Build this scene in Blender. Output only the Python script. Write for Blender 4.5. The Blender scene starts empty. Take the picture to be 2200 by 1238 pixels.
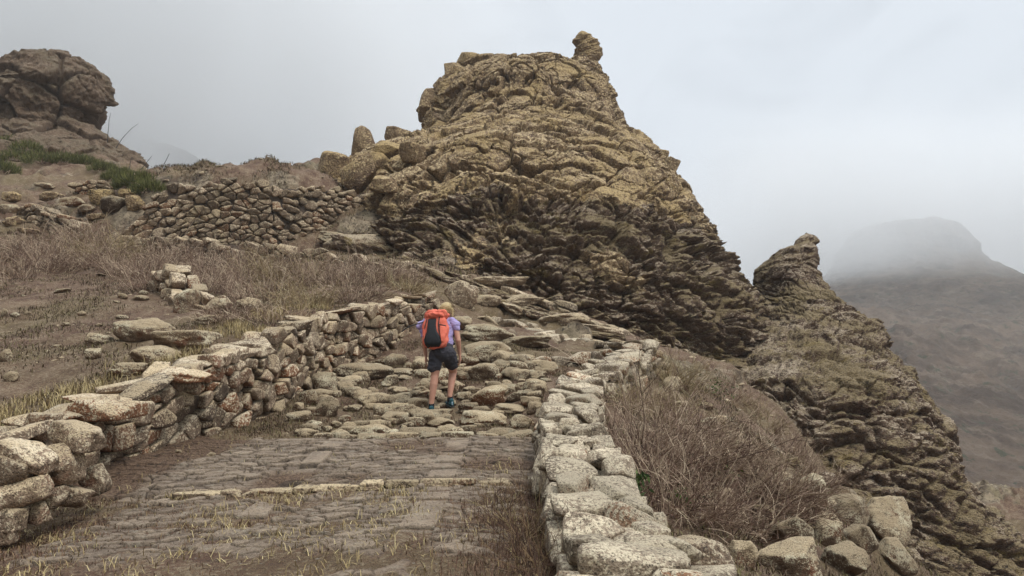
import bpy, math, random
import numpy as np
from mathutils import Vector
# ------------------------------------------------------------------ camera, world, sun, exposure
sc = bpy.context.scene
CAM_Z, PITCH, FPX = 1.6, math.radians(5.0), 1600.0
cam = bpy.data.cameras.new('camera'); camo = bpy.data.objects.new('camera', cam)
sc.collection.objects.link(camo); sc.camera = camo
camo.location = (0, 0, CAM_Z); camo.rotation_euler = (math.radians(90) + PITCH, 0, 0)
cam.sensor_width = 36; cam.lens = 36 * FPX / 2200; cam.clip_start = 0.1; cam.clip_end = 4000
world = bpy.data.worlds.new("World"); sc.world = world; world.use_nodes = True
SUN_EL, SUN_AZ = 60.0, 125.0      # degrees; azimuth clockwise from +Y
def build_world():
    nt = world.node_tree; N = nt.nodes; L = nt.links
    for n in list(N): N.remove(n)
    out = N.new('ShaderNodeOutputWorld'); bg = N.new('ShaderNodeBackground'); L.new(bg.outputs[0], out.inputs[0])
    sky = N.new('ShaderNodeTexSky'); sky.sky_type = 'NISHITA'; sky.sun_disc = False
    sky.sun_elevation = math.radians(SUN_EL); sky.sun_rotation = math.radians(SUN_AZ)
    sky.air_density = 1.5; sky.dust_density = 3
    tc = N.new('ShaderNodeTexCoord')
    # overcast layer: wide soft cloud sheets over the clear sky
    mp = N.new('ShaderNodeMapping'); mp.inputs['Scale'].default_value = (1.0, 1.0, 1.7); mp.inputs['Location'].default_value = (3.1, 1.7, 0.4)
    L.new(tc.outputs['Generated'], mp.inputs[0])
    n1 = N.new('ShaderNodeTexNoise'); n1.inputs['Scale'].default_value = 1.6; n1.inputs['Detail'].default_value = 6; n1.inputs['Roughness'].default_value = .47; n1.inputs['Distortion'].default_value = .5
    L.new(mp.outputs[0], n1.inputs['Vector'])
    # broad brightness: greyest at the left (west), brightest to the upper right
    dt = N.new('ShaderNodeVectorMath'); dt.operation = 'DOT_PRODUCT'; dt.inputs[1].default_value = (0.80, 0.25, 0.42)
    L.new(tc.outputs['Generated'], dt.inputs[0])
    ma = N.new('ShaderNodeMath'); ma.operation = 'MULTIPLY_ADD'; ma.inputs[1].default_value = .55; ma.inputs[2].default_value = 0.03
    L.new(dt.outputs['Value'], ma.inputs[0])
    n2 = N.new('ShaderNodeTexNoise'); n2.inputs['Scale'].default_value = 5.0; n2.inputs['Detail'].default_value = 5; n2.inputs['Distortion'].default_value = .8; L.new(mp.outputs[0], n2.inputs['Vector'])
    mc = N.new('ShaderNodeMath'); mc.operation = 'MULTIPLY_ADD'; mc.inputs[1].default_value = .60; mc.inputs[2].default_value = -.30; L.new(n2.outputs['Fac'], mc.inputs[0])
    md = N.new('ShaderNodeMath'); md.operation = 'ADD'; L.new(ma.outputs[0], md.inputs[0]); L.new(mc.outputs[0], md.inputs[1]); ma = md
    mb = N.new('ShaderNodeMath'); mb.operation = 'MULTIPLY_ADD'; mb.inputs[1].default_value = .92
    L.new(n1.outputs['Fac'], mb.inputs[0]); L.new(ma.outputs[0], mb.inputs[2])
    cr = N.new('ShaderNodeValToRGB'); e = cr.color_ramp.elements
    e[0].position = .22; e[0].color = (3.2, 3.4, 3.55, 1); e[1].position = .88; e[1].color = (8.0, 8.6, 9.3, 1)
    k = cr.color_ramp.elements.new(.45); k.color = (5.2, 5.65, 6.0, 1)
    k = cr.color_ramp.elements.new(.65); k.color = (6.7, 7.25, 7.9, 1)
    L.new(mb.outputs[0], cr.inputs[0])
    mx = N.new('ShaderNodeMix'); mx.data_type = 'RGBA'; mx.inputs['Factor'].default_value = .94
    L.new(sky.outputs[0], mx.inputs['A']); L.new(cr.outputs[0], mx.inputs['B']); 
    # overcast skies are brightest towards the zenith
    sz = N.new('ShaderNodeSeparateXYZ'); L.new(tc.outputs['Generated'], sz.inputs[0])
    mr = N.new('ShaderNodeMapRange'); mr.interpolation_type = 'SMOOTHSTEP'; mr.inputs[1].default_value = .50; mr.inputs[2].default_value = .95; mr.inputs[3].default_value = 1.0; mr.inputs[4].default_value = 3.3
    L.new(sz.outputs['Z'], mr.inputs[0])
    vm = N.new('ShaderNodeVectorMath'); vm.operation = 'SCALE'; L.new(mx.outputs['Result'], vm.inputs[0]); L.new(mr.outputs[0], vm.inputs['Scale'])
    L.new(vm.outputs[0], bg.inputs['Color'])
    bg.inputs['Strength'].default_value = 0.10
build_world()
sun = bpy.data.lights.new('sun', 'SUN'); suno = bpy.data.objects.new('sun', sun); sc.collection.objects.link(suno)
sun.energy = 1.5; sun.angle = math.radians(12); sun.color = (1, .94, .85)
_a, _e = math.radians(SUN_AZ), math.radians(SUN_EL)
_d = Vector((math.sin(_a) * math.cos(_e), math.cos(_a) * math.cos(_e), math.sin(_e)))
suno.rotation_euler = _d.to_track_quat('Z', 'Y').to_euler()
vs = sc.view_settings; vs.view_transform = 'Standard'; vs.look = 'None'; vs.gamma = 1; vs.exposure = 0.0
sc.cycles.volume_bounces = 3; sc.cycles.max_bounces = 6; sc.cycles.diffuse_bounces = 3

# ------------------------------------------------------------------ helpers
rng = np.random.default_rng(7); R = random.Random(11)
cosP, sinP = math.cos(PITCH), math.sin(PITCH)
def at(px, py, Y):
    xr = (px - 1100) / FPX; yr = (619 - py) / FPX
    dy = cosP - yr * sinP; dz = sinP + yr * cosP
    t = Y / dy
    return (xr * t, Y, CAM_Z + dz * t)
def vat(px, py, Y): return np.array(at(px, py, Y))
_perm = np.random.default_rng(99).permutation(256); PT = np.concatenate([_perm, _perm, _perm]).astype(np.int32)
G3 = np.array([[1,1,0],[-1,1,0],[1,-1,0],[-1,-1,0],[1,0,1],[-1,0,1],[1,0,-1],[-1,0,-1],[0,1,1],[0,-1,1],[0,1,-1],[0,-1,-1]], float)
def perlin(p):
    p = np.asarray(p, float); i = np.floor(p).astype(np.int64); f = p - i; i &= 255
    u = f * f * f * (f * (f * 6 - 15) + 10); r = 0
    for dx in (0, 1):
        for dy in (0, 1):
            for dz in (0, 1):
                h = PT[PT[PT[(i[:,0]+dx) & 255] + ((i[:,1]+dy) & 255)] + ((i[:,2]+dz) & 255)] % 12
                g = G3[h]; d = g[:,0]*(f[:,0]-dx) + g[:,1]*(f[:,1]-dy) + g[:,2]*(f[:,2]-dz)
                w = (u[:,0] if dx else 1-u[:,0]) * (u[:,1] if dy else 1-u[:,1]) * (u[:,2] if dz else 1-u[:,2])
                r = r + w * d
    return r
def fbm(p, oct=5, gain=.5, ridge=False):
    p = np.asarray(p, float); r = np.zeros(len(p)); a = 1; s = 0
    for k in range(oct):
        n = perlin(p * 2.03**k + k * 17.3)
        if ridge: n = .5 - np.abs(n) * 1.4
        r += a * n; s += a; a *= gain
    return r / s
def voro(p, jit=.9, dim=3):
    p = np.asarray(p, float); i0 = np.floor(p).astype(np.int64)
    f1 = np.full(len(p), 9.); f2 = f1.copy(); idh = np.zeros(len(p), np.int64); cen = np.zeros((len(p), 3))
    for dx in (-1, 0, 1):
        for dy in (-1, 0, 1):
            for dz in ((-1, 0, 1) if dim == 3 else (0,)):
                c = i0 + (dx, dy, dz)
                h = PT[PT[PT[c[:,0] & 255] + (c[:,1] & 255)] + (c[:,2] & 255)]
                q = c + .5 + (np.stack([PT[h+1], PT[h+57], PT[h+131]], 1) / 255. - .5) * jit
                if dim == 2: q[:,2] = p[:,2]
                d = np.sqrt(((q - p)**2).sum(1)); m = d < f1
                f2 = np.where(m, f1, np.minimum(f2, d)); f1 = np.where(m, d, f1)
                idh = np.where(m, h, idh); cen[m] = q[m]
    return f1, f2, idh, cen
def sstep(a, b, x): t = np.clip((x - a) / (b - a), 0, 1); return t * t * (3 - 2 * t)
def wloc(o):
    v = Vector((0, 0, 0))
    while o: v += o.location; o = o.parent
    return np.array(v)
def meta(o, label=None, cat=None, group=None, kind=None):
    if label: o['label'] = label
    if cat: o['category'] = cat
    if group: o['group'] = group
    if kind: o['kind'] = kind
    return o
def empty(name, loc, **k):
    o = bpy.data.objects.new(name, None); sc.collection.objects.link(o); o.location = tuple(float(v) for v in loc); o.empty_display_size = .1
    return meta(o, **k)
def mk(name, V, F, mats, parent=None, smooth=True, attrs=None, midx=None, origin=None, **k):
    """V (n,3) world coords; F: list of (m,3)/(m,4) int arrays"""
    V = np.asarray(V, float)
    if not isinstance(F, list): F = [F]
    F = [np.asarray(f, np.int32) for f in F if len(f)]
    if parent is not None: org = wloc(parent)
    elif origin is not None: org = np.array(origin, float)
    else: org = np.zeros(3)
    me = bpy.data.meshes.new(name); Vl = (V - org).astype(np.float32)
    me.vertices.add(len(Vl)); me.vertices.foreach_set('co', Vl.ravel())
    nl = sum(f.size for f in F); nf = sum(len(f) for f in F)
    me.loops.add(nl); me.polygons.add(nf)
    me.loops.foreach_set('vertex_index', np.concatenate([f.ravel() for f in F]))
    tot = np.concatenate([np.full(len(f), f.shape[1], np.int32) for f in F])
    me.polygons.foreach_set('loop_start', np.concatenate([[0], np.cumsum(tot)[:-1]]).astype(np.int32))
    if not isinstance(mats, (list, tuple)): mats = [mats]
    for m in mats: me.materials.append(m)
    if midx is not None: me.polygons.foreach_set('material_index', np.asarray(midx, np.int32))
    me.update(calc_edges=True); me.validate()
    if smooth: me.polygons.foreach_set('use_smooth', np.ones(len(me.polygons), bool))
    for an, av in (attrs or {}).items():
        a = me.attributes.new(an, 'FLOAT', 'POINT'); a.data.foreach_set('value', np.asarray(av, np.float32))
    o = bpy.data.objects.new(name, me); sc.collection.objects.link(o)
    if parent is not None: o.parent = parent
    elif origin is not None: o.location = tuple(float(v) for v in org)
    return meta(o, **k)
def gridF(nr, nc, wrap=False):
    i = np.arange(nr - 1)[:, None]; j = np.arange(nc if wrap else nc - 1)[None, :]; j2 = (j + 1) % nc
    a = i * nc + j; b = i * nc + j2; c = (i + 1) * nc + j2; d = (i + 1) * nc + j
    return np.stack([a, b, c, d], -1).reshape(-1, 4)
def gridN(P, wrap=False):
    """P (r,c,3) -> unit normals"""
    if wrap: du = np.roll(P, -1, 1) - np.roll(P, 1, 1)
    else: du = np.gradient(P, axis=1)
    dv = np.gradient(P, axis=0); n = np.cross(du, dv); return n / (np.linalg.norm(n, axis=2, keepdims=True) + 1e-9)
def ico(level):
    import bmesh
    bm = bmesh.new(); bmesh.ops.create_icosphere(bm, subdivisions=level, radius=1)
    V = np.array([v.co[:] for v in bm.verts]); F = np.array([[v.index for v in f.verts] for f in bm.faces]); bm.free()
    return V / np.linalg.norm(V, axis=1, keepdims=True), F
ICO = {l: ico(l) for l in (2, 3, 4, 5)}
def facet(level, N, D, p=14, noise=.04, nscale=3., off=0.):
    """star-shaped rounded polytope from planes N·x<=D"""
    V, F = ICO[level]
    q = np.maximum(V @ N.T, 0) / D
    r = 1 / (q**p).sum(1)**(1 / p)
    P = V * r[:, None]
    if noise:
        sz = D.mean(); n = fbm(P / sz * nscale * .5 + off, 3 if level < 4 else 5, .55)
        P = P * (1 + noise * 2.2 * n)[:, None]
    return P, F
class MB:
    def __init__(s): s.V = []; s.F = []; s.A = []; s.M = []; s.n = 0
    def add(s, V, F, rnd=None, m=0):
        s.V.append(V); s.F.append(np.asarray(F) + s.n); s.n += len(V)
        s.A.append(np.full(len(V), R.random() if rnd is None else rnd) if np.isscalar(rnd) or rnd is None else rnd); s.M.append((len(F), m))
    def build(s, name, mats, parent=None, **k):
        F3 = [f for f in s.F if f.shape[1] == 3]; F4 = [f for f in s.F if f.shape[1] == 4]
        M = [np.full(n, m) for (n, m), f in zip(s.M, s.F) if f.shape[1] == 3] + [np.full(n, m) for (n, m), f in zip(s.M, s.F) if f.shape[1] == 4]
        return mk(name, np.concatenate(s.V), ([np.concatenate(F3)] if F3 else []) + ([np.concatenate(F4)] if F4 else []), mats, parent, attrs={'rnd': np.concatenate(s.A)}, midx=np.concatenate(M), **k)
def rotz(a): c, s = math.cos(a), math.sin(a); return np.array([[c, -s, 0], [s, c, 0], [0, 0, 1]])
def roty(a): c, s = math.cos(a), math.sin(a); return np.array([[c, 0, s], [0, 1, 0], [-s, 0, c]])
def rotx(a): c, s = math.cos(a), math.sin(a); return np.array([[1, 0, 0], [0, c, -s], [0, s, c]])
def unit(v): v = np.asarray(v, float); return v / (np.linalg.norm(v) + 1e-12)
def rock(dims, level=4, k=16, p=12, noise=.05, seed=0, lo=.72, box=0.):
    """irregular faceted rock with half-sizes dims"""
    g = np.random.default_rng(seed); N = g.normal(size=(k, 3)); N /= np.linalg.norm(N, axis=1, keepdims=True)
    N = np.concatenate([N, np.array([[1,0,0],[-1,0,0],[0,1,0],[0,-1,0],[0,0,1],[0,0,-1.]]) + g.normal(size=(6, 3)) * .1])
    N /= np.linalg.norm(N, axis=1, keepdims=True)
    D = g.uniform(lo, 1.0 + box, len(N)); D[-6:] = g.uniform(.85, 1., 6)
    P, F = facet(level, N, D, p, noise, 3., seed * 3.7)
    return P * np.array(dims), F

# ------------------------------------------------------------------ materials
def newmat(name):
    m = bpy.data.materials.new(name); m.use_nodes = True; nt = m.node_tree
    for n in list(nt.nodes): nt.nodes.remove(n)
    o = nt.nodes.new('ShaderNodeOutputMaterial'); b = nt.nodes.new('ShaderNodeBsdfPrincipled'); nt.links.new(b.outputs[0], o.inputs[0])
    b.inputs['Roughness'].default_value = .9; b.inputs['Specular IOR Level'].default_value = .25
    return m, nt, b
class NT:
    def __init__(s, nt): s.nt = nt
    def new(s, t, **k):
        n = s.nt.nodes.new(t)
        for a, v in k.items(): setattr(n, a, v)
        return n
    def pos(s, scale=(1, 1, 1), rot=(0, 0, 0)):
        g = s.new('ShaderNodeNewGeometry'); m = s.new('ShaderNodeMapping'); m.inputs['Scale'].default_value = scale; m.inputs['Rotation'].default_value = rot
        s.nt.links.new(g.outputs['Position'], m.inputs[0]); return m.outputs[0]
    def noise(s, vec, scale, detail=5, rough=.55, dist=0.):
        n = s.new('ShaderNodeTexNoise'); n.inputs['Scale'].default_value = scale; n.inputs['Detail'].default_value = detail
        n.inputs['Roughness'].default_value = rough; n.inputs['Distortion'].default_value = dist
        s.nt.links.new(vec, n.inputs['Vector']); return n.outputs['Fac']
    def vor(s, vec, scale, feat='F1', out='Distance'):
        n = s.new('ShaderNodeTexVoronoi', feature=feat); n.inputs['Scale'].default_value = scale
        s.nt.links.new(vec, n.inputs['Vector']); return n.outputs[out]
    def ramp(s, v, stops):
        n = s.new('ShaderNodeValToRGB'); e = n.color_ramp.elements
        while len(e) < len(stops): e.new(.5)
        for q, (p, c) in zip(e, stops): q.position = p; q.color = (c, c, c, 1) if np.isscalar(c) else (*c, 1)
        s.nt.links.new(v, n.inputs[0]); return n.outputs[0]
    def mix(s, f, a, b, mode='MIX'):
        n = s.new('ShaderNodeMix', data_type='RGBA', blend_type=mode)
        for k, v in (('Factor', f), ('A', a), ('B', b)):
            i = n.inputs[k]
            if hasattr(v, 'links') or hasattr(v, 'is_linked'): s.nt.links.new(v, i)
            elif k == 'Factor': i.default_value = v
            else: i.default_value = (*v, 1)
        return n.outputs['Result']
    def math(s, op, a, b=0., c=0.):
        n = s.new('ShaderNodeMath', operation=op)
        for i, v in enumerate((a, b, c)):
            if hasattr(v, 'is_linked'): s.nt.links.new(v, n.inputs[i])
            else: n.inputs[i].default_value = v
        return n.outputs[0]
    def attr(s, name): return s.new('ShaderNodeAttribute', attribute_name=name).outputs['Fac']
    def bump(s, h, strength, dist, b):
        n = s.new('ShaderNodeBump'); n.inputs['Strength'].default_value = strength; n.inputs['Distance'].default_value = dist
        s.nt.links.new(h, n.inputs['Height']); s.nt.links.new(n.outputs[0], b.inputs['Normal'])
def rock_mat(name, base1, base2, lich1, lich2, dark, sc_=1., lich=.5, bump=.03, stretch=(1, 1, 1), rot=(0, 0, 0), rnd=0., topbias=.25, ochre=None, rust=None):
    warm = lambda c, g=1.: None if c is None else tuple(min(.62, v * k) for v, k in zip(c, (1.24 * g, 1.15 * g, 1.05 * g)))
    base1, base2, lich1, lich2, ochre, rust, dark = warm(base1), warm(base2), warm(lich1, .98), warm(lich2), warm(ochre), warm(rust), warm(dark, .85)
    m, nt, b = newmat(name); t = NT(nt); p = t.pos(stretch, rot)
    n_big = t.noise(p, .9 * sc_, 4, .6); n_mid = t.noise(p, 4.5 * sc_, 6, .65, .4); n_fine = t.noise(p, 22 * sc_, 6, .7)
    v = t.vor(p, 14 * sc_); v2 = t.vor(p, 38 * sc_)
    col = t.mix(t.ramp(n_mid, [(.35, 0.), (.65, 1.)]), base1, base2)
    if rust: col = t.mix(t.ramp(t.noise(p, 1.7 * sc_, 3, .5), [(.56, 0.), (.66, .8)]), col, rust)
    if rnd:
        r = t.attr('rnd'); col = t.mix(t.math('MULTIPLY', t.ramp(r, [(.0, 1.), (.35, 0.)]), rnd), col, tuple(c * .45 for c in base1))
        col = t.mix(t.math('MULTIPLY', t.ramp(r, [(.82, 0.), (.9, 1.)]), rnd), col, (base1[0] * 1.15, base1[1] * .72, base1[2] * .52))
    # lichen crusts: thresholded combination of noises and small round cells; more on up-facing rock
    g = t.new('ShaderNodeNewGeometry'); sx = t.new('ShaderNodeSeparateXYZ'); nt.links.new(g.outputs['Normal'], sx.inputs[0])
    up = t.math('MULTIPLY', sx.outputs['Z'], topbias)
    k = t.math('ADD', t.math('MULTIPLY', n_mid, .7), t.math('MULTIPLY', t.math('SUBTRACT', t.math('MULTIPLY', n_fine, 2.), .5), .8))
    k = t.math('ADD', t.math('SUBTRACT', k, t.math('MULTIPLY', v, .35)), up)
    if rnd: k = t.math('ADD', k, t.math('MULTIPLY', t.attr('rnd'), .10))
    e = .92 - lich * .45
    col = t.mix(t.ramp(k, [(e - .05, 0.), (e + .06, 1.)]), col, lich1)
    k2 = t.math('ADD', t.math('MULTIPLY', n_big, .8), t.math('MULTIPLY', n_fine, .6)); k2 = t.math('ADD', k2, t.math('MULTIPLY', up, .6))
    e2 = .90 - lich * .26
    col = t.mix(t.ramp(k2, [(e2 - .04, 0.), (e2 + .05, 1.)]), col, lich2)
    if ochre:
        k3 = t.math('ADD', t.noise(p, 2.3 * sc_, 4, .6), t.math('MULTIPLY', n_fine, .35))
        col = t.mix(t.ramp(k3, [(.76, 0.), (.86, .85)]), col, ochre)
    # dark specks and pits
    col = t.mix(t.ramp(t.noise(p, 34 * sc_, 4, .7), [(.36, .95), (.47, 0.)]), col, dark)
    col = t.mix(t.ramp(t.math('ADD', n_mid, t.math('MULTIPLY', v2, .25)), [(.42, .8), (.53, 0.)]), col, dark)
    if rnd:
        sc = t.new('ShaderNodeVectorMath', operation='SCALE'); nt.links.new(col, sc.inputs[0]); nt.links.new(t.math('MULTIPLY_ADD', t.math('FRACT', t.math('MULTIPLY', t.attr('rnd'), 7.31)), .50, .72), sc.inputs['Scale']); col = sc.outputs[0]
    nt.links.new(col, b.inputs['Base Color'])
    h = t.math('ADD', t.math('MULTIPLY', n_mid, 1.), t.math('MULTIPLY', n_fine, .5)); h = t.math('SUBTRACT', h, t.math('MULTIPLY', v2, .25))
    t.bump(h, .9, bump, b)
    return m
M = {}
M['wallstone'] = rock_mat('lichened_wall_stone', (.16, .118, .085), (.27, .21, .155), (.52, .455, .345), (.40, .335, .23), (.04, .03, .024), 2.2, .40, .03, rnd=.9, topbias=.22, rust=(.19, .10, .065))
M['palestone'] = rock_mat('pale_dressed_stone', (.19, .155, .118), (.31, .265, .205), (.52, .465, .36), (.36, .325, .25), (.05, .04, .032), 2.0, .42, .03, rnd=.9, topbias=.14)
M['terracestone'] = rock_mat('terrace_wall_stone', (.17, .13, .094), (.28, .22, .16), (.48, .42, .31), (.37, .31, .21), (.035, .027, .022), 1.2, .40, .05, rnd=.7, topbias=.2, rust=(.18, .11, .07))
M['cobble'] = rock_mat('lichened_cobble', (.13, .092, .064), (.21, .155, .11), (.54, .48, .36), (.36, .30, .205), (.035, .026, .02), 3.2, .46, .04, rnd=.8, topbias=.36, rust=(.18, .085, .05))
M['crag'] = rock_mat('crag_rock', (.165, .117, .074), (.265, .198, .122), (.50, .41, .255), (.37, .285, .15), (.030, .022, .016), .5, .48, .22, topbias=.16, rust=(.13, .088, .062))
M['strata'] = rock_mat('layered_crag_rock', (.095, .064, .047), (.175, .124, .088), (.42, .36, .28), (.23, .185, .11), (.022, .017, .014), .6, .32, .24, rust=(.10, .062, .046), stretch=(1, 1, 1.8), rot=(0, math.radians(-22), 0), topbias=.35, ochre=(.215, .17, .075))
M['outcrop'] = rock_mat('brown_outcrop_rock', (.105, .076, .054), (.155, .112, .08), (.21, .16, .115), (.16, .13, .09), (.032, .025, .02), .6, .35, .22, topbias=.25)
def soil_mat():
    m, nt, b = newmat('soil_and_dry_turf'); t = NT(nt); p = t.pos()
    n1 = t.noise(p, .35, 6, .6, .3); n2 = t.noise(p, 3, 6, .65); n3 = t.noise(p, 26, 6, .7); n4 = t.noise(p, 90, 3, .6)
    col = t.mix(t.ramp(n2, [(.35, 0.), (.65, 1.)]), (.105, .058, .037), (.185, .112, .070))
    col = t.mix(t.ramp(t.math('ADD', n1, t.math('MULTIPLY', n3, .3)), [(.60, 0.), (.76, .8)]), col, (.17, .128, .062))
    col = t.mix(t.ramp(t.math('ADD', n3, t.math('MULTIPLY', n2, .5)), [(.74, 0.), (.88, .8)]), col, (.30, .23, .15))
    col = t.mix(t.ramp(t.math('ADD', t.vor(p, 9), t.math('MULTIPLY', n2, .3)), [(.20, .9), (.27, 0.)]), col, (.25, .21, .16))
    col = t.mix(t.ramp(n4, [(.36, .8), (.46, 0.)]), col, (.035, .024, .018))
    # bare rock breaking through: attribute from the terrain builder
    rk = t.attr('rocky')
    rc = t.mix(t.ramp(t.noise(p, 1.7, 7, .72), [(.42, 0.), (.58, 1.)]), (.11, .08, .055), (.34, .27, .18))
    rc = t.mix(t.ramp(t.noise(p, .8, 6, .7), [(.5, 0.), (.62, .8)]), rc, (.20, .162, .09))
    rc = t.mix(t.ramp(t.noise(p, 9, 5, .7), [(.36, .9), (.48, 0.)]), rc, (.03, .024, .018))
    col = t.mix(t.ramp(t.math('ADD', rk, t.math('MULTIPLY', n2, .5)), [(.65, 0.), (.85, 1.)]), col, rc)
    nt.links.new(col, b.inputs['Base Color'])
    t.bump(t.math('ADD', n3, t.math('MULTIPLY', n2, 1.5)), 1., .05, b); return m
M['soil'] = soil_mat()
def far_mat():
    m, nt, b = newmat('far_hill_scrub'); t = NT(nt); p = t.pos()
    col = t.mix(t.ramp(t.noise(p, .05, 8, .7), [(.42, 0.), (.58, 1.)]), (.062, .041, .028), (.135, .094, .064))
    col = t.mix(t.ramp(t.noise(p, .16, 8, .75, .5), [(.53, 0.), (.66, .7)]), col, (.21, .165, .12))
    col = t.mix(t.ramp(t.noise(p, .3, 5, .7), [(.58, 0.), (.64, .9)]), col, (.05, .055, .03))
    nt.links.new(col, b.inputs['Base Color']); t.bump(t.noise(p, .5, 8, .75), 1., 1.2, b); return m
M['far'] = far_mat()
def paving_mat():
    m, nt, b = newmat('flagstone_paving'); t = NT(nt); p = t.pos()
    r = t.attr('rnd'); s = t.attr('soil'); n2 = t.noise(p, 5, 6, .65); n3 = t.noise(p, 40, 6, .7)
    col = t.mix(r, (.135, .096, .068), (.34, .262, .185))
    col = t.mix(t.ramp(n2, [(.4, 0.), (.65, .7)]), col, (.18, .135, .10))
    col = t.mix(t.ramp(n3, [(.34, .7), (.50, 0.)]), col, (.06, .048, .038))
    col = t.mix(t.ramp(t.math('ADD', t.noise(p, 11, 5, .7), t.math('MULTIPLY', n3, .4)), [(.76, 0.), (.88, .6)]), col, (.33, .29, .22))
    so = t.mix(t.ramp(n3, [(.4, 0.), (.62, 1.)]), (.07, .038, .025), (.165, .105, .062))
    col = t.mix(s, col, so)
    col = t.mix(t.math('MULTIPLY', t.attr('joint'), t.ramp(n2, [(.3, 1.), (.7, .6)])), col, (.030, .021, .015))
    nt.links.new(col, b.inputs['Base Color']); t.bump(t.math('ADD', n3, t.math('MULTIPLY', n2, .8)), 1., .025, b); return m
M['paving'] = paving_mat()
def plain(name, c, rough=.8, c2=None, sc_=30, bump=0., spec=.3):
    m, nt, b = newmat(name); t = NT(nt); b.inputs['Roughness'].default_value = rough; b.inputs['Specular IOR Level'].default_value = spec
    n = t.noise(t.pos(), sc_, 5, .6)
    nt.links.new(t.mix(t.ramp(n, [(.35, 0.), (.65, 1.)]), c, c2 or tuple(x * .75 for x in c)), b.inputs['Base Color'])
    if bump: t.bump(n, .6, bump, b)
    return m
def rndmat(name, stops, rough=.85, trans=0.):
    m, nt, b = newmat(name); t = NT(nt); b.inputs['Roughness'].default_value = rough
    nt.links.new(t.ramp(t.attr('rnd'), stops), b.inputs['Base Color']); return m
M['core'] = plain('wall_rubble_core', (.11, .080, .058), 1, (.05, .036, .027), 12, .02)
M['twig'] = rndmat('dry_twig', [(0, (.085, .046, .034)), (.4, (.20, .125, .088)), (.75, (.40, .295, .205)), (1, (.58, .46, .32))])
M['twig_olive'] = rndmat('dry_olive_twig', [(0, (.12, .075, .04)), (.4, (.25, .18, .095)), (.8, (.40, .31, .17)), (1, (.38, .33, .2))])
M['straw'] = rndmat('dry_straw', [(0, (.16, .105, .05)), (.5, (.33, .25, .115)), (1, (.50, .41, .22))])
M['redweed'] = rndmat('red_brown_weed', [(0, (.06, .034, .024)), (.6, (.13, .072, .046)), (.9, (.24, .16, .08)), (1, (.30, .25, .12))])
M['grass_brown'] = rndmat('brown_turf_blades', [(0, (.06, .038, .026)), (.6, (.12, .082, .05)), (.9, (.15, .135, .05)), (1, (.28, .22, .13))])
M['green'] = rndmat('green_shrub_leaves', [(0, (.035, .038, .012)), (.5, (.085, .090, .024)), (1, (.17, .165, .05))])
M['sprig'] = rndmat('fresh_green_leaves', [(0, (.03, .055, .018)), (1, (.11, .15, .04))])
M['stalk'] = plain('dead_grey_stalk', (.07, .06, .055), .9)
# ------------------------------------------------------------------ terrain control points (pixel, pixel, distance) -> world
Ppath = [(0,1140,5.5),(250,1010,6.8),(400,960,7.8),(560,930,8.8),(600,1238,4.3),(0,1238,4.3),(1200,1238,4.26),(1150,1050,6.1),(700,1055,6.1),(1140,950,8.2),(850,950,8.2),(640,950,8.2),
 (930,893,10.2),(1100,880,10.4),(750,880,10.3),(640,852,10.5),(700,805,12),(1000,806,12.1),(1150,800,12.0),(1180,835,10.9),(800,772,13.3),(950,772,13.2),(1150,765,13.2),(900,725,14.6),(1050,710,15),(1250,765,14),(1330,764,14),(1000,705,16.3),(1150,738,15.6),(1080,722,16.2)]
Pleft = [(100,880,7),(300,828,8),(500,738,9.9),(650,690,12),(900,632,15.9),(0,860,8.4),(0,940,6.2),(0,700,12.5),(300,705,12),(250,640,14.5),(500,640,15),(750,640,14.5),(-400,900,7),(-300,700,12),(150,780,10)]
Pright = [(1400,1120,5.2),(1450,1200,4.6),(1345,960,8.2),(1360,860,10.5),(1450,1150,6),(1700,1150,7.2),(1900,1260,7),(1750,1065,9),(1600,960,11),(1500,850,13),(1440,790,14.5),(1600,860,17-.5),(1980,1420,9),(2250,1300,10),(2500,1700,9),(1950,1200,10.5),(2050,1500,13)]
Pfar = [(-300,620,17),(0,580,17.5),(700,600,18),(850,600,18),(300,560,20.5),(600,560,21),(100,520,22),(0,500,24),(300,525,24.0),(370,535,24.0),(450,538,24.2),(530,538,24.5),(600,525,24.8),(680,490,25.6),(760,450,26.4),(350,402,25.3),(420,398,25.5),(500,395,25.7),(580,395,26.0),(660,402,26.5),(350,400,28.5),(460,396,29),(0,430,28.5),(150,410,31),(0,380,35),(-300,380,33),
 (330,405,33),(0,345,38),(200,350,38),(335,398,38),(0,290,43),(150,330,44),(270,360,44),(-300,250,43),(560,388,30),(700,400,30),(620,372,33),(690,360,36),(450,450,45),(560,440,50),(330,420,52),(700,430,55),(200,400,60),(-200,380,75),
 (1000,642,19),(1100,708,17.2),(1060,700,17.9),(1400,775,15.6),(1000,590,21),(1200,680,19),(1350,735,17.5),(900,545,24),(1100,600,24),(1300,690,22.5),(1450,770,21),(850,480,29),(1100,520,30),(1400,640,31),
 (1700,900,18),(1620,830,19),(1560,790,19.5),(2000,1300,13),(1950,1290,15),(2100,1290,22),(1850,1150,20),(1750,1000,22),
 (2050,1100,30),(2150,1068,32),(2230,1085,31),(2220,1200,26),(2200,1240,20),(2300,1400,14),(2060,1130,45),(2250,1120,50),(2500,1150,40),(1900,1000,45),
 (2200,1060,95),(2000,930,110),(2200,880,150),(1900,760,190),(2200,790,210),(1860,700,270),(2200,700,300),(1830,650,390),(2000,640,400),(2200,628,430),(2150,640,600),(1800,660,600),(2600,640,430),(2600,900,150),
 (1100,800,80),(800,700,90),(1100,760,200),(600,700,200),(100,600,200),(-600,600,200),(1100,740,500),(-800,500,70),(100,700,600),(2900,700,600)]
Cc = [at(*q) for q in Pfar]
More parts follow.
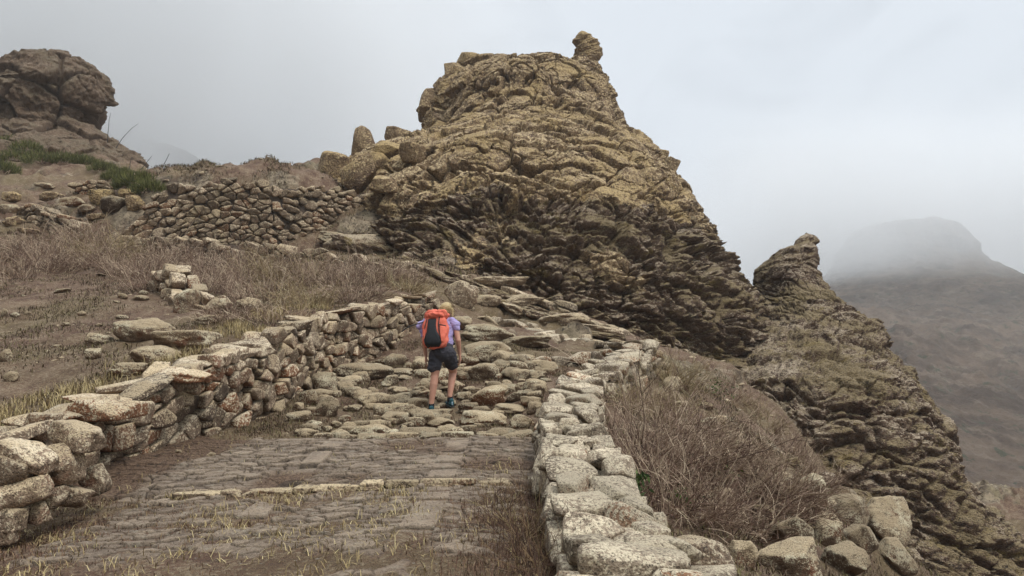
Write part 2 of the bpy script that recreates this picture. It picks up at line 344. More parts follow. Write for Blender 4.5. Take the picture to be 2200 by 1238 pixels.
def wc(P): P = np.asarray(P, float); y = np.maximum(P[:,1], -5.5); return np.stack([P[:,0] / (y + 6) * 2.0, np.log(y + 6) * 1.6], 1)
class RBF:
    def __init__(s, pts):
        P = np.array(pts); s.q = wc(P); n = len(P); d = np.linalg.norm(s.q[:,None] - s.q[None], axis=2)
        A = np.zeros((n+3, n+3)); A[:n,:n] = np.sqrt(d**2 + .0016); A[:n,n] = 1; A[:n,n+1:] = s.q; A[n,:n] = 1; A[n+1:,:n] = s.q.T
        A[:n,:n] -= np.eye(n) * .004
        s.w = np.linalg.solve(A, np.concatenate([P[:,2], np.zeros(3)]))
    def __call__(s, x, y):
        q = wc(np.stack([x, y], 1)); out = np.zeros(len(q))
        for k in range(0, len(q), 20000):
            c = q[k:k+20000]; d = np.sqrt(((c[:,None] - s.q[None])**2).sum(2) + .0016)
            out[k:k+20000] = d @ s.w[:-3] + s.w[-3] + c @ s.w[-2:]
        return out
base0 = lambda x, y: (x, y, .077 * y)
rP = RBF([at(*q) for q in Ppath] + Cc + [base0(0, 1), base0(-3, 1), base0(0, -5), base0(-4, -5), base0(3, -5), base0(1, 2.5)])
rH = RBF([at(*q) for q in Pleft] + Cc + [(-4.8, 4, .75), (-5, 0, .5), (-5, -5, .2), (-12, 0, 2.0), (-12, -5, 1.7), (-14, 6, 2.6)])
rR = RBF([at(*q) for q in Pright] + Cc + [(1.2, 3, .05), (1.2, 0, -.2), (1.2, -5, -.4), (5, 0, -1.2), (5, -5, -1.5), (12, 0, -4), (12, 6, -4.5)])
# wall lines (front face of the left wall; centre of the right wall)
LW = np.array([(-4.6,-8), (-4.4,2), (-3.85,5.2), (-3.62,6.8), (-3.45,7.9), (-3.12,9.2), (-3.0,10.5), (-2.95,11.8), (-2.5,13.3), (-1.62,16), (-1.2,17.5), (-.5,20), (0,60)])
RW = np.array([(.6,-8), (.62,3.4), (.55,4.5), (.55,5.5), (.52,6.5), (.62,8), (.93,10), (1.45,11.5), (2.25,13.2), (3.4,15), (5,18), (7,30), (8,60)])
def sdist(x, y, W):
    """signed distance to polyline, + on the right-hand side (x larger)"""
    p = np.stack([x, y], 1); best = np.full(len(p), 1e9); sg = np.ones(len(p))
    for a, b in zip(W[:-1], W[1:]):
        d = b - a; t = np.clip(((p - a) @ d) / (d @ d), 0, 1); c = a + t[:,None] * d; q = p - c; dd = np.sqrt((q**2).sum(1))
        s = np.sign(d[1] * (p[:,0]-a[0]) - d[0] * (p[:,1]-a[1])); m = dd < best; best[m] = dd[m]; sg[m] = s[m]
    return best * sg
def terr0(x, y):
    x = np.asarray(x, float).ravel(); y = np.asarray(y, float).ravel(); z = rP(x, y)
    dl = sdist(x, y, LW); w = 1 - sstep(-.42, -.08, dl); wide = sstep(15, 20, y); w = w * (1 - wide) + wide * (1 - sstep(-1.5, 1.5, dl))
    m = w > 0; z[m] = z[m] * (1 - w[m]) + rH(x[m], y[m]) * w[m]
    dr = sdist(x, y, RW); w = sstep(.05, .4, dr); w = w * (1 - wide) + wide * sstep(-2, 2, dr)
    m = w > 0; z[m] = z[m] * (1 - w[m]) + rR(x[m], y[m]) * w[m]
    return z
def terr(x, y):
    x = np.asarray(x, float).ravel(); y = np.asarray(y, float).ravel(); z = terr0(x, y)
    p = np.stack([x, y, z * .5], 1)
    far = sstep(16, 34, y); vfar = sstep(60, 200, y)
    z = z + fbm(p * .9, 5) * (.16 + far * .5) + far * fbm(p * .25, 5, .55, True) * 1.3 * (1 - vfar) + vfar * (fbm(p * .02, 6, .6, True) * 16 + fbm(p * .1 + 5, 5, .6) * 3.5)
    onpath = sstep(-.1, .3, sdist(x, y, LW)) * (1 - sstep(-.5, -.2, sdist(x, y, RW))) * (1 - sstep(8, 9, y))
    z -= fbm(p * .9, 5) * .13 * onpath
    return z
def T1(x, y): return float(terr([x], [y])[0])
def hit(px, py, y0=3., y1=70.):
    ys = np.concatenate([np.arange(y0, 20, .04), np.arange(20, y1, .15)]); X, _, Z = at(px, py, 1.); sx = X; sz = Z - CAM_Z
    zt = terr(sx * ys, ys); zr = CAM_Z + sz * ys; k = np.nonzero(zr < zt)[0]
    i = k[0] if len(k) else len(ys) - 1
    return np.array([sx * ys[i], ys[i], zt[i]])
def build_ground():
    nu, nv = 760, 880
    s = np.linspace(-1, 1, nu); u = np.sinh(s * 1.6) / np.sinh(1.6) * 1.35
    v = np.linspace(math.log(2.5), math.log(706), nv); Y = np.exp(v) - 6
    X = u[None,:] * (Y[:,None] + 14); YY = np.broadcast_to(Y[:,None], X.shape)
    Z = terr(X, YY).reshape(X.shape); P = np.stack([X, YY, Z], 2); N = gridN(P)
    x, y = X.ravel(), YY.ravel(); p = P.reshape(-1, 3)
    slope = 1 - np.abs(N[..., 2]).ravel()
    mask = np.maximum(sstep(17, 24, y), sstep(13.5, 15, y) * sstep(-1.2, -.4, x)) * (1 - sstep(55, 90, y))
    cr = sstep(-3.5, 1, x - (y - 20) * .1) * (y < 60)
    rk = np.clip(slope * 1.6 + fbm(p * .45, 5, .6) * 1.6 - .12 + .38 * cr, 0, 1) * mask
    onhill = (sdist(x, y, LW) < -.5) & (y < 19); rk2 = sstep(.18, .3, fbm(p * .7 + 9, 5, .6)) * .4
    rk = np.where(onhill, rk2, rk); rk = np.where((sdist(x, y, RW) > .6) & (y < 19), sstep(.1, .3, fbm(p * .8 + 3, 5, .6)) * .8, rk)
    # ragged rock relief where rocky
    f1, f2, idh, cen = voro(p * (1.1, 1.1, 2.4))
    d = rk * ((idh / 255. - .5) * .5 + sstep(0, .25, f2 - f1) * .25 - .3 + fbm(p * (2, 2, 4), 5, .6, True) * .5)
    d *= 1 - .85 * sstep(-15, -13, x) * sstep(-3, -5, x) * sstep(21.5, 23, y) * sstep(28, 26.5, y)
    p = p + N.reshape(-1, 3) * d[:,None] * np.maximum(sstep(14, 20, y), sstep(13.5, 15, y) * sstep(-1.2, -.4, x))[:,None]
    F = gridF(nv, nu); cy = p[F[:,0], 1]
    mk('ground', p, F, [M['soil'], M['far']], attrs={'rocky': rk}, midx=(cy > 75).astype(int), kind='structure')
build_ground()

# ------------------------------------------------------------------ lofted rock masses
def loft(rows, nc=420, nback=70, nr=300, ex=2.3, exl=None, exr=None):
    """rows: (py, pxL, pxR, Yedge, front bulge, back bulge)"""
    rows = np.array([r if len(r) == 6 else (*r, r[4]) for r in rows], float)
    W = []
    for py, l, r, Y, bf, bb in rows:
        a = at(l, py, Y); b = at(r, py, Y); W.append((a[2], a[0], b[0], Y, bf, bb))
    W = np.array(W); zz = W[:,0]; o = np.argsort(zz); t = np.linspace(zz.min(), zz.max(), nr)[::-1]
    c = [np.interp(t, zz[o], W[o,k]) for k in range(1, 6)]
    # front angles dense
    th = np.concatenate([np.linspace(0, math.pi, nc, endpoint=False), np.linspace(math.pi, 2 * math.pi, nback, endpoint=False)])
    ct, st = np.cos(th), np.sin(th); e = np.where(ct < 0, 2 / (exl or ex), 2 / (exr or ex))
    cx = np.sign(ct) * np.abs(ct)**e; sy = np.sign(st) * np.abs(st)**e
    xc = (c[0] + c[1]) / 2; hw = (c[1] - c[0]) / 2
    X = xc[:,None] + hw[:,None] * cx[None]; Y = c[2][:,None] - np.where(st > 0, c[3][:,None], c[4][:,None]) * sy[None]
    P = np.stack([X, Y, np.broadcast_to(t[:,None], X.shape)], 2)
    # cap: shrink rings
    top = P[0]; cen = top.mean(0); ch = min(1, np.ptp(top[:,0])); caps = [cen + (top - cen) * f + np.array([0, 0, h * ch]) for f, h in ((.02, .28), (.3, .25), (.6, .2), (.85, .1))]
    return np.concatenate([np.array(caps), P])
def displace(P, fn):
    N = -gridN(P, True); sh = P.shape; c = P.mean((0, 1))
    p = P.reshape(-1, 3); n = N.reshape(-1, 3)
    # orient outward from each ring centre
    rc = np.repeat(P.mean(1)[:,None], sh[1], 1).reshape(-1, 3); s = np.sign(((p - rc) * n)[:, :2].sum(1)); s[s == 0] = 1
    if s.mean() < 0: n = -n
    return p + fn(p, n)
def rotp(p, ax, az): return p @ rotx(ax).T @ rotz(az).T
def hblock(p, top): return sstep(top - 1.2, top + 1.2, p[:,2] + fbm(p * .25, 3) * 5 + p[:,0] * .06)
def crag_fn(top=6.5, amp=1., taper=None):
    def fn(p, n):
        h = hblock(p, top)        # 1 upper blocks, 0 lower strata
        q = p @ roty(math.radians(-32)).T                                     # joints lean from lower left to upper right
        q = q + np.stack([fbm(p * .5 + 4, 3), fbm(p * .5 + 40, 3), fbm(p * .5 + 80, 3)], 1) * .9
        f1, f2, idh, cen = voro(q * (.62, .62, .36)); g1, g2, jd, ce2 = voro(q * (1.3, 1.3, 1.0) + 7)
        tl = np.stack([PT[idh+11], PT[idh+77], PT[idh+151]], 1) / 255. - .5
        big = (idh / 255. - .5) * .42 + (sstep(0, .075, f2 - f1) - 1) * .70 + ((q * (.62, .62, .36) - cen) * tl).sum(1) * .95 - f1 * .2
        v1, v2, _, _ = voro(q * (.75, .75, .10) + 31); vj = (sstep(0, .045, v2 - v1) - 1)
        med = ((jd / 255. - .5) * .14 + (sstep(0, .08, g2 - g1) - 1) * .22) * sstep(-.1, .2, fbm(p * .3 + 50, 2))
        up = big + med + vj * .45 + fbm(p * .5, 3) * .5 + fbm(p * 2.6, 6, .72) * .26
        # strata dip down to the right
        s = p @ roty(math.radians(-22)).T; wob = fbm(p * .3 + 3, 2) * 1.2
        def lay(ax, az, k, w=.12):
            q = np.stack([s[:,0] * ax, s[:,1] * ax, (s[:,2] + wob) * az], 1) + k; a1, a2, ad, ac = voro(q)
            tl = np.stack([PT[ad+11], PT[ad+77], PT[ad+151]], 1) / 255. - .5
            return (ad / 255. - .5) + ((q - ac) * tl).sum(1) * .7, (sstep(0, w, a2 - a1) - 1)
        A, a_ = lay(.34, .80, 0, .1); B, b_ = lay(.9, 2.0, 5); C_, c_ = lay(2.2, 4.6, 9, .2)
        lo = vj * .30 + A * .7 + a_ * .36 + B * .42 + b_ * .28 + C_ * .22 + c_ * .12 + fbm(p * .28, 3) * 1.2 + fbm(p * 2.4 + 8, 6, .72) * .34
        d = (up * h + lo * (1 - h)) * amp
        if taper is not None: d *= taper(p)
        out = n * d[:,None]; out[:,2] *= .45; return out
    return fn
cragrows = [(134,1000,1180,44,1.2,1.2),(143,980,1258,44,2.0),(154,970,1282,44,2.8),(168,950,1292,44,3.4),(190,932,1306,43.5,4.2),(220,910,1322,43,4.8),(250,906,1334,43,5.2),(290,903,1352,42,6.0),
 (315,890,1370,41.5,6.6),(338,828,1390,41,7.4),(362,765,1408,40,8.4),(392,700,1428,39,9.6),(430,690,1450,38,11),(480,650,1474,37,11.5),(520,640,1498,36,12),(560,640,1518,35,12),(600,640,1534,34,12),(640,640,1550,33,11.8),(700,650,1600,32,11.2),(760,650,1600,31,10.5),(850,650,1600,31,10)]
P = loft(cragrows, 640, 60, 560, exl=1.55, exr=2.1); V = displace(P, crag_fn())
CRAGV = V
_F = gridF(P.shape[0], P.shape[1], True); _c = P.reshape(-1, 3)[_F[:,0]]
mk('rock_crag', V, _F, [M['crag'], M['strata']], midx=(hblock(_c, 6.0) + fbm(_c * 1.5, 4, .7) * .9 < .45).astype(int), origin=(3, 35, 5), label='massive ochre grey rock crag with a blocky flat top rising behind the walled path', cat='rock crag')
facerows = [(501,1724,1738,30,.2,.2),(506,1714,1750,30,.4,.4),(514,1704,1760,30,.6,.6),(524,1698,1758,30,.8,.8),(532,1686,1750,30,1.,1.),(540,1662,1750,30,1.4,1.4),(552,1656,1750,30,1.5),(580,1620,1750,29.8,1.7),(620,1622,1766,29.6,2.0),(660,1622,1790,29.2,2.6),(700,1596,1832,28.6,3.4),(750,1510,1862,28,4.6),(800,1400,1888,27,6),
 (850,1380,1912,26.5,6.4),(900,1380,1936,26,6.6),(950,1380,1960,25.5,6.8),(1000,1380,1985,25,6.8),(1050,1400,2012,24.5,6.8),(1100,1420,2038,24,6.8),(1150,1440,2062,23.5,6.8),(1238,1460,2100,23,6.8),(1400,1480,2170,22,7),(1600,1500,2260,21,7)]
P = loft(facerows, 460, 60, 420); V = displace(P, crag_fn(60, .64, lambda p: 1 - .68 * sstep(2.5, 5.2, p[:,2])))
mk('rock_spur', V, gridF(P.shape[0], P.shape[1], True), M['strata'], origin=(8, 25, -3), label='dark layered rock spur with a horn shaped tip falling away into the ravine', cat='rock spur')
outrows = [(109,84,116,45,.5,.5),(122,52,150,45,1.1),(140,22,186,45,1.8),(162,-10,210,45,2.4),(188,-50,222,44.6,3.0),(212,-80,220,44.4,3.0),(240,-90,200,44.2,2.8),(264,-100,178,44,2.6),(290,-120,232,44,3.0),(320,-120,262,43.5,4),(360,-120,300,42.5,4.5),(420,-120,330,41,5)]
P = loft(outrows, 260, 50, 200)
def out_fn(p, n):
    f1, f2, idh, _ = voro(p * .45); g1, g2, jd, _ = voro(p * 1.2)
    d = (idh / 255. - .5) * 1.0 + (sstep(0, .1, f2 - f1) - 1) * .55 + (jd / 255. - .5) * .25 + fbm(p * .7, 6, .6) * .9
    o = n * d[:,None]; o[:,2] *= .5; return o
mk('rock_outcrop', displace(P, out_fn), gridF(P.shape[0], P.shape[1], True), M['outcrop'], origin=(-29, 44, 11), label='big brown rock outcrop with an overhanging rounded nose on the misty left slope', cat='rock outcrop')
pinrows = [(74,1245,1262,44,.3,.3),(80,1240,1270,44,.5,.5),(92,1236,1284,44,.6,.6),(100,1240,1284,44,.65,.65),(108,1234,1290,44,.7,.7),(118,1238,1291,44,.7,.7),(126,1233,1284,44,.7,.7),(140,1232,1284,44,.8,.8),(150,1230,1288,44,.8,.8),(168,1228,1290,44,.8,.8)]
P = loft(pinrows, 110, 70, 130)
def pin_fn(p, n):
    s = p @ roty(math.radians(20)).T
    d = fbm(np.stack([s[:,0] * .5, s[:,1] * .5, s[:,2] * 2.6], 1), 4, .6, True) * .36 + fbm(p * 2.2, 4) * .2
    o = n * d[:,None]; o[:,2] *= .3; return o
mk('rock_pinnacle', displace(P, pin_fn), gridF(P.shape[0], P.shape[1], True), M['crag'], origin=at(1259, 160, 44), label='narrow weathered rock pinnacle standing on the right end of the crag top', cat='rock pinnacle')
# far mesa
mesarows = [(490,1868,1996,445,26,26),(498,1854,2014,445,34,34),(520,1844,2030,445,40),(560,1822,2050,445,45),(585,1806,2072,440,50),(610,1780,2106,435,60),(630,1740,2150,430,75),(655,1690,2240,425,90),(720,1600,2400,410,120)]
P = loft(mesarows, 260, 50, 170)
def mesa_fn(p, n):
    d = fbm(p * .03, 6, .6, True) * 14 + fbm(p * (.12, .12, .03), 5, .6) * 5
    o = n * d[:,None]; o[:,2] *= .4; return o
mk('mesa', displace(P, mesa_fn), gridF(P.shape[0], P.shape[1], True), M['far'], origin=(240, 440, 30), label='distant flat topped mountain half hidden in low cloud beyond the ravine', cat='mountain')
# ghostly slope at the left, mostly lost in cloud
grow = [(296,-300,250,190,10,10),(318,-400,340,186,18),(345,-400,412,184,20),(385,-400,440,182,22),(450,-400,500,180,24)]
P = loft(grow, 160, 30, 120)
mk('misty_slope', displace(P, lambda p, n: n * (fbm(p * .1, 6, .6, True) * 5)[:,None]), gridF(P.shape[0], P.shape[1], True), M['far'], origin=(-90, 150, 20), label='steep mountain flank almost lost in mist behind the left outcrop', cat='mountain')

def boulder(name, px, py, w, h, Y, seed, mat, label, cat='boulder', depth=.9, tilt=0., lvl=5, k=13, p=22, lo=.68, taper=0., **kw):
    c = vat(px, py, Y); s = Y / FPX
    V, F = rock((w * s / 2, w * s / 2 * depth, h * s / 2), lvl, k, p, .045, seed, lo)
    V[:, :2] *= (1 - taper * V[:,2:3] / (h * s / 2)); V = V @ roty(math.radians(tilt)).T + c
    return mk(name, V, F, M[mat], origin=(c[0], c[1], V[:,2].min()), attrs={'rnd': np.full(len(V), .5)}, label=label, cat=cat, **kw)
def on_crag(px, py, dflt):
    """distance of the crag's surface along a line of sight, so that a boulder rests on it"""
    d0, d1 = np.array(at(px, py, 1.)) - (0, 0, CAM_Z), None; q = CRAGV / CRAGV[:,1:2]; k = (np.abs(q[:,0] - d0[0]) < .006) & (np.abs((CRAGV[:,2] - CAM_Z) / CRAGV[:,1] - d0[2]) < .006)
    return min(dflt, float(CRAGV[k,1].min()) - .15) if k.any() else dflt
boulder('boulder', 716, 360, 88, 92, on_crag(716, 360, 33.6), 3, 'crag', 'largest smooth rounded boulder leaning at the left foot of the crag ridge', tilt=28, p=10)
boulder('boulder', 768, 386, 86, 74, on_crag(768, 386, 33.0), 5, 'crag', 'pale squarish boulder wedged to the right of the largest rounded boulder', tilt=-12)
boulder('boulder', 812, 352, 74, 62, on_crag(812, 352, 35.4), 61, 'crag', 'angular boulder above and right of the squarish one on the shoulder')
boulder('boulder', 884, 330, 64, 50, on_crag(884, 330, 37.0), 62, 'crag', 'blocky stone where the shoulder meets the steep left edge of the crag', tilt=10)
boulder('boulder', 830, 398, 66, 48, on_crag(830, 398, 33.2), 63, 'crag', 'wedge of rock low on the shoulder right of the squarish boulder', tilt=18)
boulder('boulder', 672, 392, 56, 40, on_crag(672, 392, 31.5), 64, 'crag', 'small boulder left of the largest rounded one above the terrace wall', tilt=-10)
boulder('boulder', 632, 384, 50, 30, 30.6, 65, 'outcrop', 'flat stone on the skyline above the middle of the terrace wall')
boulder('boulder', 588, 390, 44, 24, 30.0, 66, 'outcrop', 'little skyline stone left of the flat one above the terrace wall')
boulder('boulder', 492, 390, 34, 16, 25.2, 67, 'outcrop', 'dark slab tipped up on the highest part of the terrace wall', tilt=-16)
boulder('boulder', 781, 303, 52, 72, 40.5, 8, 'crag', 'pointed triangular boulder standing on the left shoulder of the crag', tilt=-6, k=6, taper=.42)
boulder('boulder', 858, 299, 76, 44, 41.5, 12, 'crag', 'low domed boulder on the skyline between the pointed boulder and the crag', tilt=10)
boulder('boulder', 838, 326, 70, 50, on_crag(838, 326, 38.2), 14, 'crag', 'blocky boulder on the shoulder just below the domed skyline boulder')
boulder('boulder', 1438, 364, 34, 62, 38.5, 21, 'crag', 'upright block leaning outwards from the right skyline of the crag', tilt=24, k=3, p=12)
boulder('boulder', 1413, 340, 40, 36, 40.6, 22, 'crag', 'squared block on the right skyline just above the leaning block', tilt=14, k=4)
boulder('boulder', 1008, 128, 62, 36, 43.6, 25, 'crag', 'rounded boulder capping the left corner of the crag top')
boulder('boulder', 978, 155, 54, 46, 43.2, 26, 'crag', 'rounded boulder on the left rim just below the crag top corner')
boulder('boulder', 1166, 131, 50, 26, 43.5, 27, 'crag', 'flat boulder on the crag top to the left of the pinnacle')
boulder('boulder', 920, 226, 44, 84, 42.6, 28, 'crag', 'tall rounded slab on the steep left edge of the crag', tilt=8)

# haze: one closed box of thin air round everything
def box(x0, x1, y0, y1, z0, z1):
    V = np.array([(x, y, z) for z in (z0, z1) for y in (y0, y1) for x in (x0, x1)], float)
    return V, np.array([(0,2,3,1),(4,5,7,6),(0,1,5,4),(2,6,7,3),(0,4,6,2),(1,3,7,5)])
def vol_mat(name, col, dens, aniso=.2):
    m = bpy.data.materials.new(name); m.use_nodes = True; nt = m.node_tree
    for n in list(nt.nodes): nt.nodes.remove(n)
    o = nt.nodes.new('ShaderNodeOutputMaterial'); v = nt.nodes.new('ShaderNodeVolumePrincipled'); nt.links.new(v.outputs[0], o.inputs['Volume'])
    v.inputs['Color'].default_value = (*col, 1); v.inputs['Density'].default_value = dens; v.inputs['Anisotropy'].default_value = aniso; return m
HZ = True
if HZ:
    V, F = box(-1200, 1200, -16, 760, -70, 96)
    mk('haze', V, F, vol_mat('thin_mountain_haze', (.93, .93, .92), .00062), smooth=False, kind='stuff')

def cloud(name, x0, x1, y0, y1, z0, z1, dens, label, seedv, zsoft=.35, scale=.011, thr=.42, xs=.3):
    V, F = box(x0, x1, y0, y1, z0, z1); m = bpy.data.materials.new('drifting_cloud'); m.use_nodes = True; nt = m.node_tree
    for n in list(nt.nodes): nt.nodes.remove(n)
    o = nt.nodes.new('ShaderNodeOutputMaterial'); v = nt.nodes.new('ShaderNodeVolumePrincipled'); nt.links.new(v.outputs[0], o.inputs['Volume']); t = NT(nt)
    v.inputs['Color'].default_value = (.985, .99, .992, 1); v.inputs['Anisotropy'].default_value = .25
    g = t.new('ShaderNodeNewGeometry'); sx = t.new('ShaderNodeSeparateXYZ'); nt.links.new(g.outputs['Position'], sx.inputs[0])
    def fall(out, lo, hi, a, b_):
        r = t.new('ShaderNodeMapRange', interpolation_type='SMOOTHSTEP'); nt.links.new(out, r.inputs[0]); r.inputs[1].default_value = lo; r.inputs[2].default_value = lo + (hi - lo) * a
        r2 = t.new('ShaderNodeMapRange', interpolation_type='SMOOTHSTEP'); nt.links.new(out, r2.inputs[0]); r2.inputs[1].default_value = hi - (hi - lo) * b_; r2.inputs[2].default_value = hi; r2.inputs[3].default_value = 1; r2.inputs[4].default_value = 0
        return t.math('MULTIPLY', r.outputs[0], r2.outputs[0])
    f = t.math('MULTIPLY', fall(sx.outputs['X'], x0, x1, .3, xs), t.math('MULTIPLY', fall(sx.outputs['Y'], y0, y1, .25, .25), fall(sx.outputs['Z'], z0, z1, zsoft, .3)))
    mp = t.new('ShaderNodeMapping'); mp.inputs['Location'].default_value = (seedv, 0, 0); nt.links.new(g.outputs['Position'], mp.inputs[0])
    nz = t.noise(mp.outputs[0], scale, 4, .55); r = t.new('ShaderNodeMapRange'); nt.links.new(nz, r.inputs[0]); r.inputs[1].default_value = thr; r.inputs[2].default_value = .62; r.inputs[3].default_value = .12
    nt.links.new(t.math('MULTIPLY', t.math('MULTIPLY', f, r.outputs[0]), dens), v.inputs['Density'])
    return mk(name, V, F, m, smooth=False, kind='stuff', label=label, cat='cloud')
cloud('cloud', 60, 440, 260, 560, 30, 118, .025, 'low grey cloud swallowing the top of the distant flat topped mountain', 3., .25, .011, .36)
cloud('cloud', -230, 25, 60, 240, -30, 130, .095, 'bank of mist hanging behind the left outcrop', 40., .2, .02, xs=.62)
# ------------------------------------------------------------------ dry stone walls: packed stones cut from a jittered 3-D cell pattern
def poly_frame(line):
    L = np.array(line, float); seg = np.linalg.norm(np.diff(L[:, :2], axis=0), axis=1); S = np.concatenate([[0], np.cumsum(seg)])
    def f(s):
        x = np.interp(s, S, L[:,0]); y = np.interp(s, S, L[:,1]); zb = np.interp(s, S, L[:,2]); zt = np.interp(s, S, L[:,3])
        e = .25; dx = np.interp(s + e, S, L[:,0]) - np.interp(s - e, S, L[:,0]); dy = np.interp(s + e, S, L[:,1]) - np.interp(s - e, S, L[:,1])
        dzt = (np.interp(s + e, S, L[:,3]) - np.interp(s - e, S, L[:,3])); n = math.hypot(dx, dy) + 1e-9; dzt = max(-.35 * n, min(.35 * n, dzt))
        return x, y, zb, zt, dx / n, dy / n, dzt / n
    return f, S[-1]
def stone_wall(name, line, thick, cs, ct, ch, mat, label, lvl=3, group=None, seed=1, cap=None, back=True, gap=.012, p=30, ragged=.5, ncap=90, core_z=.09, cap_over=.06, hideback=None, drop=.24, capskip=.12):
    """line: (x,y,zbase,ztop) along the wall's centre; cs/ct/ch cell sizes along, across, up; cap=(min,max length, height)"""
    g = np.random.default_rng(seed); f, S = poly_frame(line)
    root = empty(name, (*[float(v) for v in f(S / 2)[:3]],), label=label, cat='stone wall', group=group)
    ns = max(2, int(S / cs)); ntt = max(1, int(round(thick / ct))); seeds = []
    hmax = max(q[3] - q[2] for q in line); nh = int(hmax / ch) + 2
    for i in range(-1, ns + 1):
        for k in range(-1, nh + 1):
            if g.random() < drop: continue
            for j in range(ntt):
                s = (i + .5 + g.uniform(-.42, .42) + .5 * (k % 2)) * cs; h = (k + .5 + g.uniform(-.36, .36)) * ch
                t = ((j + .5) / ntt - .5) * thick + g.uniform(-.2, .2) * ct * (ntt > 1); seeds.append((s, t, h))
    Q = np.array(seeds); mb = MB(); V0 = None
    capz = cap[2] * .8 if cap else 0
    grid = {}
    for idx, (s, t, h) in enumerate(Q): grid.setdefault((int(s // (cs * 1.5)), int(h // (ch * 1.5))), []).append(idx)
    for idx, (s, t, h) in enumerate(Q):
        if s < 0 or s > S: continue
        x, y, zb, zt, tx, ty, dz = f(s); H = zt - zb - capz
        if h > H + ch * g.uniform(-.2, ragged) or h < -ch * .6: continue
        if hideback is not None and t > 0 and h < H - hideback: continue
        a, b = int(s // (cs * 1.5)), int(h // (ch * 1.5)); nb = [q for da in (-2, -1, 0, 1, 2) for db in (-2, -1, 0, 1, 2) for q in grid.get((a + da, b + db), ()) if q != idx]
        d = Q[nb] - Q[idx]; m = (np.abs(d[:,0]) < cs * 2.6) & (np.abs(d[:,2]) < ch * 2.6); d = d[m]
        w = np.array([1 / cs, 1 / ct, 1 / ch]); dw = d * w; l2 = (dw**2).sum(1) / 2      # plane dw·(x*w) = l2
        N = dw * w; ln = np.linalg.norm(N, axis=1); D = l2 / ln - gap * g.uniform(.5, 1.8, len(ln)); N = N / ln[:,None]
        dn = thick / ntt * .5
        outn = [np.array([g.uniform(-.35, .35), sgn, g.uniform(-.35, .40)]) for sgn in (-1, 1)]
        outd = [dn + g.uniform(-.035, .05) for _ in (0, 1)]
        N = np.concatenate([N, np.array([unit(v) for v in outn]), [[0, 0, 1.], [0, 0, -1.], [1., 0, 0], [-1., 0, 0]], g.normal(size=(6, 3))])
        N[-6:] /= np.linalg.norm(N[-6:], axis=1, keepdims=True)
        D = np.concatenate([D, outd, [ch * 1.15] * 2, [cs * 1.15] * 2, g.uniform(.45, .85, 6) * (cs + ch)]); D = np.maximum(D, .02)
        V, F = facet(lvl, N, D, p, .022, 5., idx * 1.37)
        lx = V[:,0]; ly = V[:,1] + t
        W = np.stack([x + tx * lx - ty * ly, y + ty * lx + tx * ly, zb + h + V[:,2] + dz * lx], 1)
        mb.add(W, F)
    mb.build('stonework', mat, root)
    # inner rubble core so no light passes through
    ss = np.linspace(0.03, S - .03, max(6, int(S / .4))); cv = []
    for s in ss:
        x, y, zb, zt, tx, ty, dz = f(s); hw = thick / 2 - .11; zt = max(zb + .05, zt - capz - core_z)
        for o, z in ((-hw, zb - .4), (-hw, zt), (hw, zt), (hw, zb - .4)): cv.append((x - ty * o, y + tx * o, z))
    n = len(ss); F = [(i*4+j, i*4+j+1, (i+1)*4+j+1, (i+1)*4+j) for i in range(n-1) for j in range(3)] + [(0, 1, 2, 3), ((n-1)*4+3, (n-1)*4+2, (n-1)*4+1, (n-1)*4)]
    mk('rubble_core', np.array(cv), np.array(F), M['core'], root, smooth=False)
    if cap:
        s = g.uniform(0, .1); c = 0
        while s < S and c < ncap:
            l = g.uniform(cap[0], cap[1]); x, y, zb, zt, tx, ty, dz = f(s + l / 2)
            wfull = thick * g.uniform(.95, 1.15) + cap_over; q = g.uniform(.35, .65); parts = [(0, wfull)] if g.random() < cap[3] else [(-wfull * (1 - q) / 2, wfull * q), (wfull * q / 2, wfull * (1 - q))]
            for off, wd in parts:
                if g.random() < capskip: continue
                hh = cap[2] * g.uniform(.6, 1.5)
                V, F = rock((l * .50, wd * .50, hh * .60), 4, 12, 44, .018, int(g.integers(1e6)), .62, .3)
                V = V @ rotz(g.uniform(-.22, .22)).T @ roty(g.uniform(-.2, .2)).T @ rotx(g.uniform(-.2, .2)).T
                W = np.stack([x + tx * V[:,0] - ty * (V[:,1] + off), y + ty * V[:,0] + tx * (V[:,1] + off), zt - cap[2] * .42 + V[:,2] + dz * V[:,0] + g.uniform(-.015, .03)], 1)
                mk('cap_stone', W, F, cap[4], root, attrs={'rnd': np.full(len(W), g.random())}); c += 1
            s += l * .96
    return root
def wl(pts, shift=0.):
    """pts: (top px, top py, Y, height) -> (x,y,zbase,ztop)"""
    out = []
    for px, py, Y, h in pts:
        x, y, z = at(px, py, Y); out.append((x + shift, y, z - h, z))
    return out
# left wall: front face line LW, top heights measured
def left_line():
    ys = [2.5, 4.0, 5.3, 6.9, 8.3, 9.4, 10.5, 11.8, 13.5, 16.0]; zt = [.62, .78, .93, 1.16, 1.50, 1.74, 1.95, 2.17, 2.46, 2.86]; L = []
    for Y, z in zip(ys, zt):
        x = float(np.interp(Y, LW[:,1], LW[:,0])); zb = T1(x + .12, Y) - .06; L.append((x - .24, Y, zb, z))
    return L
LL = left_line()
near = [q for q in LL if q[1] <= 8.3]; farl = [q for q in LL if q[1] >= 8.3]
stone_wall('dry_stone_wall', near + farl[1:], .46, .185, .24, .135, M['wallstone'], 'long lichened dry stone wall retaining the hillside left of the hiker', lvl=4, seed=3, cap=(.28, .7, .085, .6, M['wallstone']), ncap=90, gap=.007, p=34, hideback=.22)
